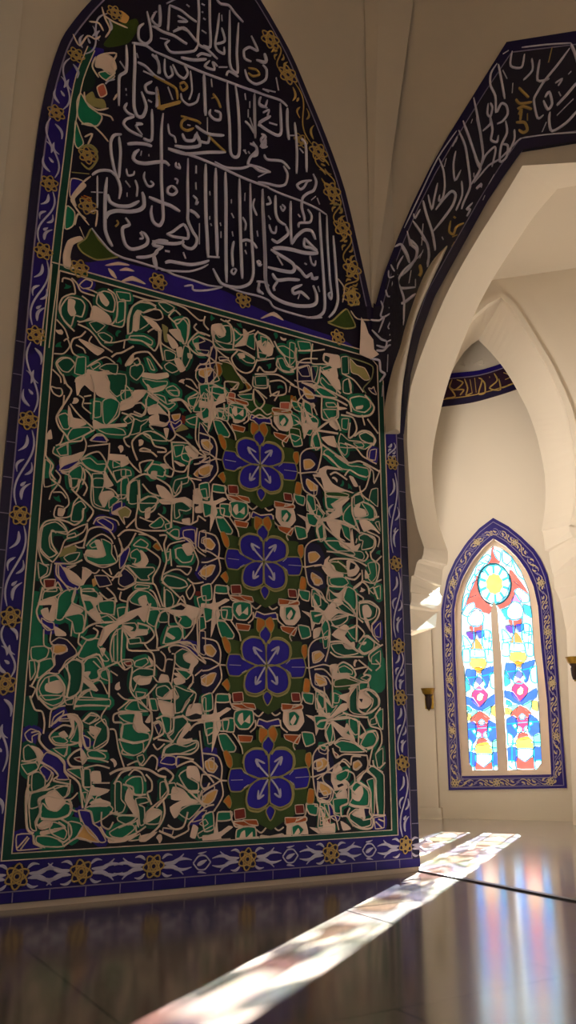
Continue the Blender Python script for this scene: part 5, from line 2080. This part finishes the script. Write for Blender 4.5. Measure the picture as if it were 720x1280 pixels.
# flowers and vine of the border
def flower(c, r, pl, o, parent, name='border_flower', key='gold', ang=0.0):
    f = MB()
    f.poly([(c[0] + r * .9 * math.cos(t * .524), c[1] + r * 1.05 * math.sin(t * .524)) for t in range(12)], lambda u, z: pl.P(u, z, o), 'n')
    for k in range(3):
        a = ang + k * math.pi / 3
        e = []
        for t in range(16):
            q = t * math.pi / 8; x = r * math.cos(q); y = .42 * r * math.sin(q)
            e.append((c[0] + x * math.cos(a) - y * math.sin(a), c[1] + x * math.sin(a) + y * math.cos(a)))
        f.ribbon(e, r * .15, pl, o + .0005 + k * .0003, o + .004 + k * .0003, key, True)
    f.ribbon([(c[0] + .26 * r * math.cos(t * .628), c[1] + .26 * r * math.sin(t * .628)) for t in range(10)], r * .16, pl, o + .0005, o + .0045, key, True)
    f.build(name, parent)
FL = {
 'left': [(0, 855), (10, 772), (21, 645), (29, 526), (42, 420), (52, 316), (60, 232), (69, 144), (94, 72), (142, 19)],
 'bottom': [(20, 1092), (100, 1086), (190, 1080), (307, 1070), (411, 1064)],
 'right': [(484, 1057), (494, 954), (492, 872), (493, 808), (490, 705), (489, 580)],
 'arch': [(336, 52), (358, 96), (396, 192), (413, 242), (426, 287), (438, 338), (437, 372)],
 'strip': [(98, 338), (108, 197), (196, 354), (302, 377), (420, 423), (374, 178), (108, 260)],
}
for k, L in FL.items():
    for i, q in enumerate(L):
        c = PW.uz(*q); r = {'left': .058, 'bottom': .062, 'right': .055, 'arch': .085, 'strip': .062}[k]
        if k == 'left': c = (max(-.078, c[0]), c[1])
        if k == 'bottom': c = (c[0], .156)
        if k == 'right': c = (2.572, max(.156, c[1]))
        flower(c, r, PW, .0232, tp, ang=.4 + i * .35)
def leaf(m, a, b, w, pl, o, key, bend=0.0):
    """pointed leaf from a to b"""
    dx, dz = b[0] - a[0], b[1] - a[1]; L = math.hypot(dx, dz); nx, nz = -dz / L, dx / L
    pts = [(a[0] + dx * t + nx * bend * L * math.sin(math.pi * t), a[1] + dz * t + nz * bend * L * math.sin(math.pi * t)) for t in [i / 8 for i in range(9)]]
    ws = [w * (.25 + .9 * math.sin(math.pi * min(1, (i / 8) ** .7))) for i in range(9)]
    m.ribbon(pts, ws, pl, o, o + .004, key)
m = MB()
def vine(m, cs, half, pl, o, key='w', w=.012, lw=.018, dense=False):
    for a, b in zip(cs, cs[1:]):
        dx, dz = b[0] - a[0], b[1] - a[1]; L = math.hypot(dx, dz)
        if L < .12: continue
        tx, tz = dx / L, dz / L; nx, nz = -tz, tx
        g = lambda s, t: (a[0] + tx * s * L + nx * t * half, a[1] + tz * s * L + nz * t * half)
        n = max(1, round(L / .55)); sg = random.choice((1, -1))
        for j in range(n):
            s0, s1 = (j + .0) / n, (j + 1.) / n; S = lambda t: s0 + (s1 - s0) * t
            sg = -sg
            m.ribbon(crom([g(S(t), sg * .88 * math.sin(math.pi * 2 * t)) for t in [.1 + i * .08 for i in range(11)]], sub=2), w, pl, o, o + .0035, key, taper=True)
            leaf(m, g(S(.16), 0), g(S(.34), -sg * .85), lw, pl, o + .0004, key, .2)
            leaf(m, g(S(.84), 0), g(S(.66), sg * .85), lw, pl, o + .0004, key, .2)
            leaf(m, g(S(.42), -sg * .1), g(S(.56), -sg * .75), lw * .8, pl, o + .0002, key, -.25)
            leaf(m, g(S(.58), sg * .1), g(S(.44), sg * .75), lw * .8, pl, o + .0002, key, -.25)
            if L > .3:
                leaf(m, g(S(.30), sg * .25), g(S(.30) + .05, -sg * .3), lw * .9, pl, o + .0006, key)
lc = sorted([(-.078, max(.156, PW.uz(*q)[1])) for q in FL['left'][:7]] + [(-.078, .156), (-.078, .62)], key=lambda p: p[1])
vine(m, lc, .05, PW, .0226)
vine(m, [PW.uz(*q) for q in FL['left'][6:]], .06, PW, .0226)
rc = sorted([(2.572, max(.156, PW.uz(*q)[1])) for q in FL['right']], key=lambda p: p[1]); vine(m, rc + [(2.572, 3.0)], .042, PW, .0226)
bc = sorted([(PW.uz(*q)[0], .156) for q in FL['bottom']]) + [(2.572, .156)]
def splay(m, c, pl, o, L, h, key):
    for sx in (1, -1):
        for sy in (1, -1):
            leaf(m, (c[0] + sx * .055, c[1] + sy * .012), (c[0] + sx * L * .9, c[1] + sy * h), .020, pl, o, key, -.16 * sx * sy)
            leaf(m, (c[0] + sx * .10, c[1] + sy * .006), (c[0] + sx * L * 1.15, c[1] + sy * h * .35), .016, pl, o + .0003, key, .12 * sx * sy)
        leaf(m, (c[0] + sx * .05, c[1] + .035), (c[0] + sx * .11, c[1] + h * .95), .014, pl, o + .0002, key, .2 * sx)
        leaf(m, (c[0] + sx * .05, c[1] - .035), (c[0] + sx * .11, c[1] - h * .95), .014, pl, o + .0002, key, -.2 * sx)
bx_ = []
for a, b in zip(bc, bc[1:]):
    bx_ += [a, ((a[0] + b[0]) / 2, a[1])]
bx_.append(bc[-1])
for i, c in enumerate(bx_):
    if i % 2 == 0:
        splay(m, c, PW, .0226, .20, .054, 'w')
    else:
        L = (bx_[i + 1][0] - bx_[i - 1][0]) / 2 - .24
        if L > .04:
            for sy in (1, -1):
                m.ribbon(crom([(c[0] - L, c[1]), (c[0] - L * .4, c[1] + sy * .035), (c[0] + L * .4, c[1] + sy * .035), (c[0] + L, c[1])], sub=5), .009, PW, .0226, .0262, 'w')
                leaf(m, (c[0] - L * .5, c[1] + sy * .05), (c[0] + L * .5, c[1] + sy * .058), .010, PW, .0226, 'w', -.05 * sy)
            leaf(m, (c[0] - .03, c[1] - .012), (c[0] + .03, c[1] + .012), .022, PW, .0228, 'w')
ac = [PW.uz(*q) for q in FL['arch']]; vine(m, ac, .07, PW, .0226, 'gold', .012, .02)
m.build('border_vine', tp)
# ================================================================== TILE BAND OF THE GREAT ARCH
ab = empty('arch_tile_band', AW.P(.8, 0, 0))
tag(ab, 'dark blue tile band with white and gold lettering framing the big arch', 'tile band')
BO = [(800, 30), (720, 43), (631, 57), (596, 113), (557, 176), (535, 215), (514, 258), (496, 300), (479, 344), (467, 387)]
BM = [(800, 166), (720, 180), (651, 191), (629, 222), (608, 254), (569, 324), (541, 375), (524, 422), (512, 469), (503, 545)]
BOl = [(800, 50), (720, 60), (637, 70), (603, 121), (565, 182), (542, 221), (521, 263), (503, 305), (487, 347), (477, 384)]
BMi = [(800, 148), (720, 168), (649, 176), (622, 213), (599, 250), (560, 318), (532, 369), (514, 418), (503, 467), (497, 545)]
def strip(m, p, q, o, key, n=80, sides=False):
    P, Q = resample(p, n), resample(q, n)
    m.grid([[near(*a, o), near(*b, o)] for a, b in zip(P, Q)], key)
    if sides:
        for R in (P[:int(n * .72)], Q[:int(n * .72)]): m.grid([[near(*a, o), near(*a, .004)] for a in R], key)
def pline(m, pts, w, o0, o1, key, taper=False):
    n = len(pts); rows = []
    for i, p in enumerate(pts):
        a, b = pts[max(0, i - 1)], pts[min(n - 1, i + 1)]
        dx, dy = b[0] - a[0], b[1] - a[1]; L = math.hypot(dx, dy) or 1; nx, ny = -dy / L, dx / L; h = w / 2
        if taper: h *= .45 + .55 * min(1, min(i, n - 1 - i) / max(1, n - 1) / .12)
        rows.append([near(p[0] + nx * h, p[1] + ny * h, o0), near(p[0] + nx * h * .7, p[1] + ny * h * .7, o1), near(p[0] - nx * h * .7, p[1] - ny * h * .7, o1), near(p[0] - nx * h, p[1] - ny * h, o0)])
    m.grid(rows, key)
m = MB(); strip(m, BO, BM, .034, 'bandk', sides=True)
def far_half(m, p, q, o, key):
    """the same band carried on over the crown and down the other side"""
    P = [p[0]] + [(2 * um - x[0], x[1]) for x in p]
    Q = [q[0]] + [(2 * um - x[0], x[1]) for x in q]
    P, Q = resample(P, 60), resample(Q, 60)
    m.grid([[AW.P(*a, .004), AW.P(*a, o), AW.P(*b, o), AW.P(*b, .004)] for a, b in zip(P, Q)], key)
far_half(m, on(AW, BO[:9]), on(AW, BM[:9]), .034, 'bandk')
m.poly([(2.40, 3.72), (2.685, 3.06), (2.687, 4.0), (2.44, 4.10)], lambda u, z: PW.P(u, z, .0312), 'bandk')
m.build('band_ground', ab)
m = MB(); strip(m, BMi, BM, .0365, 'navy'); strip(m, BO, BOl, .0365, 'n'); far_half(m, on(AW, BMi[:9]), on(AW, BM[:9]), .0365, 'navy'); far_half(m, on(AW, BO[:9]), on(AW, BOl[:9]), .0365, 'n'); m.build('band_edge', ab)
m = MB(); pline(m, resample(BOl, 80), 1.2, .035, .039, 'joint'); pline(m, resample(BMi, 80), 1.2, .035, .039, 'joint'); m.build('edge_line', ab)
m = MB()
for fl_, head, pts, sc in records(BAND):
    mg = MB() if head[0] == 'G' else m
    pline(mg, crom(pts, sub=4), float(head[1]) / sc,   .0342, .042, 'gold' if head[0] == 'G' else 'script', True)
    if head[0] == 'G': mg.build('gold_stroke', ab)['label'] = 'gold stroke in the lettering'
m.build('calligraphy', ab)
m = MB(); LP = [(450, 400), (455, 408), (459, 420), (465, 428), (466, 440), (472, 446), (462, 452), (448, 446)]
q = [near(*p, .042) for p in LP]; m.face(q, 'c')
m.grid([[near(*p, .042), near(*p, .0355)] for p in LP + LP[:1]], 'c'); m.build('leaf_finial', ab)['label'] = 'cream leaf finial'
# ================================================================== INSCRIPTION BAND ON THE WINDOW WALL
ib = empty('inscription_band', WW.P(*WW.uz(597, 510), 0))
tag(ib, 'short curved blue and maroon band with gold lettering high above the stained-glass window', 'inscription band')
cv = [(500, 476), (530, 472.5), (562, 467.7), (598, 464), (627.5, 455), (650, 445)]
cb = [(500, 519), (530, 514), (552, 509), (589, 503.7), (618, 496), (646, 487), (668, 478)]
tu, bu_ = resample(crom(on(WW, cv), sub=4), 24), resample(crom(on(WW, cb), sub=4), 24)
m = MB()
L3 = lambda f, o: [WW.P(a[0] + (b[0] - a[0]) * f, a[1] + (b[1] - a[1]) * f, o) for a, b in zip(tu, bu_)]
m.grid([L3(0, .003), L3(0, .02), L3(1, .02), L3(1, .003)], 'ins'); m.build('band_ground', ib)
m = MB(); m.grid([L3(0, .024), L3(.14, .024)], 'border'); m.grid([L3(.82, .024), L3(1, .024)], 'navy'); m.build('band_edge', ib)
m = MB()
for f in (.17, .79): m.grid([L3(f - .015, .024), L3(f + .015, .024)], 'joint' if f < .5 else 'gold')
m.build('edge_line', ib)
m = MB()
for fl_, head, pts, sc in records(INS):
    q = on(WW, pts); m.ribbon(crom(q, sub=4), 1.9 * mpp(WW, pts), WW, .022, .03, 'gold', taper=True)
m.build('calligraphy', ib)
m = MB()
for fl_, head, pts, sc in records(RELIEF):
    q = on(WW, pts); m.ribbon(crom(q, sub=4), 1.0 * mpp(WW, pts), WW, 0, .014, 'plaster', taper=True)
struct(m.build('trim_5'))
# ================================================================== THE STAINED-GLASS WINDOW
def glass(name, rgb, em=1.0, tr=.5):
    mt = bpy.data.materials.new(name); mt.use_nodes = True; nt = mt.node_tree; nt.nodes.clear(); N = nt.nodes.new
    o = N('ShaderNodeOutputMaterial'); mx = N('ShaderNodeMixShader'); e = N('ShaderNodeEmission'); t = N('ShaderNodeBsdfTransparent')
    c = lin(rgb); n = N('ShaderNodeTexNoise'); n.inputs['Scale'].default_value = 7; tc = N('ShaderNodeTexCoord'); nt.links.new(tc.outputs['Object'], n.inputs['Vector'])
    ml = N('ShaderNodeMath'); ml.operation = 'MULTIPLY_ADD'; ml.inputs[1].default_value = em * .8; ml.inputs[2].default_value = em * .6
    nt.links.new(n.outputs['Fac'], ml.inputs[0]); nt.links.new(ml.outputs[0], e.inputs['Strength'])
    e.inputs['Color'].default_value = (*c, 1)
    t.inputs['Color'].default_value = (*[.6 + .4 * v for v in c], 1)
    mx.inputs['Fac'].default_value = tr
    nt.links.new(e.outputs[0], mx.inputs[1]); nt.links.new(t.outputs[0], mx.inputs[2]); nt.links.new(mx.outputs[0], o.inputs['Surface'])
    return mt
EM = 5.0
GC = {'W': (255, 250, 245), 'C': (205, 240, 246), 'K': (240, 180, 190), 'R': (236, 62, 40), 'M': (170, 110, 205), 'T': (30, 160, 190), 'V': (90, 20, 150), 'U': (40, 60, 215),
      'O': (245, 130, 30), 'Y': (255, 205, 70), 'D': (12, 84, 232), 'P': (230, 10, 100), 'I': (240, 225, 180), 'N': (120, 225, 205)}
for k, c in GC.items(): M['gl' + k] = glass('glass_' + k.lower(), c, EM * (1 if k in 'WC' else .62), .55 if k in 'WC' else .2)
M['glground'] = glass('glass_clear', (215, 240, 244), 3.0, .6)
M['lead'] = mat('window_leading', (40, 104, 116), .6, .2)
GP = WW.back(.13)
def gp(pts): return on(GP, pts)
wi = empty('window_1', WW.P(*WW.uz(632, 968), -.1)); struct(wi)
# stone frame with deep reveal and mullion
gg = gp(GO)
m = MB()
tig = ti
m.grid([[WW.P(*p, 0), WW.P(*p, -.11)] for p in tig + tig[:1]], 'stone')
m.holed([[(p[0], p[1]) for p in ti], gg], lambda u, z: WW.P(u, z, -.09), 'stone')
m.grid([[WW.P(*p, -.09), WW.P(*p, -.17)] for p in gg + gg[:1]], 'stone')
m.build('stone_frame', wi)
m = MB()
mu = gp([(617.5, 752), (622.5, 763), (624.5, 790), (626.8, 815), (635.4, 966), (622.5, 966), (616.3, 815), (615, 790), (614, 763)])
m.slab(mu, WW, -.19, -.075, 'stone'); m.build('mullion', wi)
m = MB(); si = gp([(574, 966), (690, 965), (692, 971), (572, 972)]); m.slab(si, WW, -.16, -.02, 'stone'); m.build('sill', wi)
# panes
lead = MB()
m = MB(); m.poly(gg, lambda u, z: GP.P(u, z, 0), 'glground'); base = m.build('glass_ground', wi)
LAN = (PW, )
sep = (GP.uz(601, 880)[0] - GP.uz(652, 880)[0], -.06)
panes = MB(); gi = 0
for fl_, head, pts, sc in records(GLASS):
    for rep in ((0, 1) if fl_ == 'L' else (0,)):
        q = gp(pts)
        if rep: q = [(p[0] + sep[0], p[1] + sep[1]) for p in q]
        c = grow(crom(q, True, 3, .22), .011 if head[1] in 'DRPYOVUNM' else 0); gi += 1
        panes.poly(c, lambda u, z: GP.P(u, z, .002 + gi * 4e-5), 'gl' + head[1])
        if head[1] in 'WCK': lead.ribbon(c, .015, GP, .004, .010, 'glT', True)
        else: lead.ribbon(c, .008, GP, .004, .012, 'lead', True)
# rosette: petals round a yellow heart
rc_, rw, rh = GP.uz(618, 730), GP.uz(639, 730)[0] - GP.uz(618, 730)[0], GP.uz(618, 704.5)[1] - GP.uz(618, 730)[1]
el = lambda f, a: (rc_[0] + rw * f * math.cos(a), rc_[1] + rh * f * math.sin(a))
panes.poly([el(1, i * math.tau / 28) for i in range(28)], lambda u, z: GP.P(u, z, .008), 'glT')
for k in range(10):
    a = k * math.tau / 10
    panes.poly([el(.5, a - .2), el(.86, a - .24), el(.93, a), el(.86, a + .24), el(.5, a + .2)], lambda u, z: GP.P(u, z, .009), 'glC')
panes.poly([el(.46 + .06 * (i % 2), i * math.tau / 20) for i in range(20)], lambda u, z: GP.P(u, z, .010), 'glY')
lead.ribbon([el(1.0, i * math.tau / 32) for i in range(32)], .022, GP, .006, .02, 'lead', True)
panes.build('stained_panes', wi)
lead.ribbon(gg, .014, GP, .002, .018, 'lead', True)
for rep in (0, 1):
    for zz in [.62 + i * .17 for i in range(11)]:
        u0, u1 = GP.uz(634, 880)[0], GP.uz(672, 880)[0]
        pass
for q in ([(643, 812), (642, 790), (641, 775)], [(660, 812), (661, 795), (662, 780)], [(652, 800), (653, 770)], [(632, 840), (650, 838), (668, 834)], [(634, 905), (655, 903), (674, 902)], [(640, 955), (640, 925)], [(668, 955), (667, 925)],
          [(634, 930), (646, 929)], [(664, 928), (676, 928)], [(627, 800), (640, 798)], [(656, 790), (668, 789)]):
    for rep in (0, 1):
        w_ = [(p[0] + rep * sep[0], p[1] + rep * sep[1]) for p in gp(q)]
        lead.ribbon(crom(w_, sub=3), .014, GP, .004, .009, 'glT')
for q in ([(606, 700), (616, 706)], [(640, 700), (632, 708)], [(590, 730), (600, 722)], [(652, 735), (640, 725)], [(584, 748), (596, 744)], [(660, 750), (650, 742)], [(628, 690), (628, 702)], [(597, 712), (606, 716)]):
    lead.ribbon(gp(q), .010, GP, .004, .015, 'lead')
lead.build('leading', wi)
# tile surround
ts = empty('window_tile_surround', WW.P(*WW.uz(632, 985), 0)); tag(ts, 'pointed violet-blue tile border with straw scrollwork round the stained-glass window', 'tile surround')
n = 140
To, Ti = resample(to, n, True), resample(ti, n, True)
def lerp(f): return [(a[0] + (b[0] - a[0]) * f, a[1] + (b[1] - a[1]) * f) for a, b in zip(To, Ti)]
def near_pts(src, dst):          # matching inner outline point for every outer one
    out = []
    for p in src: out.append(min(dst, key=lambda q: math.dist(p, q)))
    return out
def tsegs():
    """outline pairs corner by corner so that mitres stay true"""
    iO = [0, 9, 19]; iI = [0, 8, 16]
    A = resample(to[0:10], 50)[:-1] + resample(to[9:20], 50); Bq = resample(ti[0:9], 50)[:-1] + resample(ti[8:17], 50)
    A = A + resample([to[19], to[0]], 30)[1:-1]; Bq = Bq + resample([ti[16], ti[0]], 30)[1:-1]
    return A, Bq
TA, TB = tsegs()
mixp = lambda f: [(a[0] + (b[0] - a[0]) * f, a[1] + (b[1] - a[1]) * f) for a, b in zip(TA, TB)]
m = MB()
pA, pB = mixp(0), mixp(1)
m.grid([[WW.P(*a, 0), WW.P(*a, .02), WW.P(*b, .02), WW.P(*b, 0)] for a, b in zip(pA + pA[:1], pB + pB[:1])], 'border'); m.build('tile_base', ts)
m = MB()
for f in (.2, .78): m.ribbon(mixp(f), .010, WW, .02, .024, 'joint', True)
m.build('edge_line', ts)
m = MB(); g = MB(); random.seed(3)
mid = resample(mixp(.49), 64, True); 
for i in range(64):
    a, b = mid[i], mid[(i + 1) % 64]
    if math.dist(a, b) > .3: continue
    if i % 2 == 0: vine(m, [a, mid[(i + 2) % 64]], .036, WW, .0205, 'wgold', .011, .017)
    if i % 2 == 1 and math.dist(mid[i], mid[(i + 2) % 64]) > .1: vine(m, [a, mid[(i + 2) % 64]], .034, WW, .0202, 'joint', .009, .014)
    if i % 5 == 0: flower(a, .045, WW, .0215, ts, 'surround_flower', 'wgold', i * .3)
m.build('scrollwork', ts)
# ================================================================== SCONCES
def sconce(P0, D, Nn, label):
    o = empty('wall_sconce', P0); tag(o, label, 'wall sconce', 'wall sconces by the window')
    R = lambda x, y, z: Vector(P0) + Vector((D[0] * x + Nn[0] * y, D[1] * x + Nn[1] * y, z))
    def lathe(prof, cx, cy, key, name, seg=14):
        m = MB(); m.grid([[R(cx + r * math.cos(t * math.tau / seg), cy + r * math.sin(t * math.tau / seg), z) for t in range(seg)] for r, z in prof], key, True, True); return m.build(name, o)
    m = MB(); m.box(-.05, .05, 0, .015, -.13, .10, 'brass', R); m.box(-.04, .04, .015, .022, -.12, .09, 'brass', R); m.build('backplate', o)
    m = MB(); m.box(-.012, .012, .02, .09, -.03, -.005, 'iron', R); m.build('bracket', o)
    lathe([(.001, -.14), (.022, -.135), (.034, -.09), (.038, -.02), (.03, .0), (.05, .03)], 0, .085, 'iron', 'body')
    lathe([(.05, .03), (.066, .045), (.082, .095), (.086, .10), (.078, .10), (.06, .05), (.001, .045)], 0, .085, 'brass', 'cup')
    lathe([(.001, -.155), (.012, -.15), (.01, -.138), (.001, -.136)], 0, .085, 'brass', 'finial')
    return o
jb = Bcu[-1]; b3 = AB.P(jb[0], 0)
JP = Pl(C0, math.degrees(math.atan2(b3[1] - C0[1], b3[0] - C0[0])))
ju, jz = JP.uz(536, 874)
sconce(WW.P(*WW.back(-.12).uz(536.5, 872), .12), WW.D, WW.N, 'small brass wall sconce on the pier left of the stained-glass window')
SJ = AW.back(3.55)
sconce(SJ.P(*SJ.uz(728, 833)), SJ.N, (-SJ.D[0], -SJ.D[1]), 'small brass wall sconce on the pale pier right of the stained-glass window')
# ================================================================== LIGHT
w = bpy.data.worlds.new('sky'); SC.world = w; w.use_nodes = True
bg = w.node_tree.nodes['Background']; bg.inputs['Color'].default_value = (1.0, .95, .88, 1); bg.inputs['Strength'].default_value = .7
def light(name, kind, loc, e, col, size=None, target=None, rot=None):
    d = bpy.data.lights.new(name, kind); d.energy = e; d.color = col
    o = bpy.data.objects.new(name, d); COL.objects.link(o); o.location = loc
    if target is not None: o.rotation_euler = (Vector(target) - Vector(loc)).to_track_quat('-Z', 'Y').to_euler()
    if size and kind == 'AREA': d.shape = 'RECTANGLE'; d.size, d.size_y = size
    return o
SAZ, SEL = math.radians(23.0), math.radians(17.5)
sd = Vector((math.sin(SAZ) * math.cos(SEL), math.cos(SAZ) * math.cos(SEL), math.sin(SEL)))
s = light('sun', 'SUN', (6, 14, 8), 800, (1, .94, .84), target=Vector((6, 14, 8)) - sd); s.data.angle = math.radians(.5)
light('side_fill', 'AREA', AW.P(5.0, 2.6, -2.3), 75, (1, .94, .84), (1.6, 3.2), target=AW.P(0, 2.4, -2.6))  # unseen fill lamp added to brighten the passage; the wall has no opening
cl_ = light('passage_fill', 'AREA', AW.P(-.45, 3.8, -1.35), 24, (1, .94, .86), (.5, 1.2), target=AW.P(1.1, 3.4, -4.2)); cl_.data.spread = math.radians(110)  # lamp added out of sight behind the arch wall to brighten the window wall
# ------------------------------------------------------------------ camera, view
cam = bpy.data.cameras.new('camera'); co = bpy.data.objects.new('camera', cam); COL.objects.link(co)
co.location = (0, 0, CAMH); co.rotation_euler = (math.pi / 2 + TH, 0, 0)
cam.sensor_fit = 'VERTICAL'; cam.sensor_height = 24; cam.lens = FPX / 1280 * 24; cam.clip_start = .05
SC.camera = co
SC.cycles.caustics_reflective = False
SC.view_settings.view_transform = 'Standard'; SC.view_settings.look = 'None'; SC.view_settings.gamma = 1; SC.view_settings.exposure = 0
SC.view_settings.use_curve_mapping = False
for o in SC.objects:
    if '_org' in o: del o['_org']
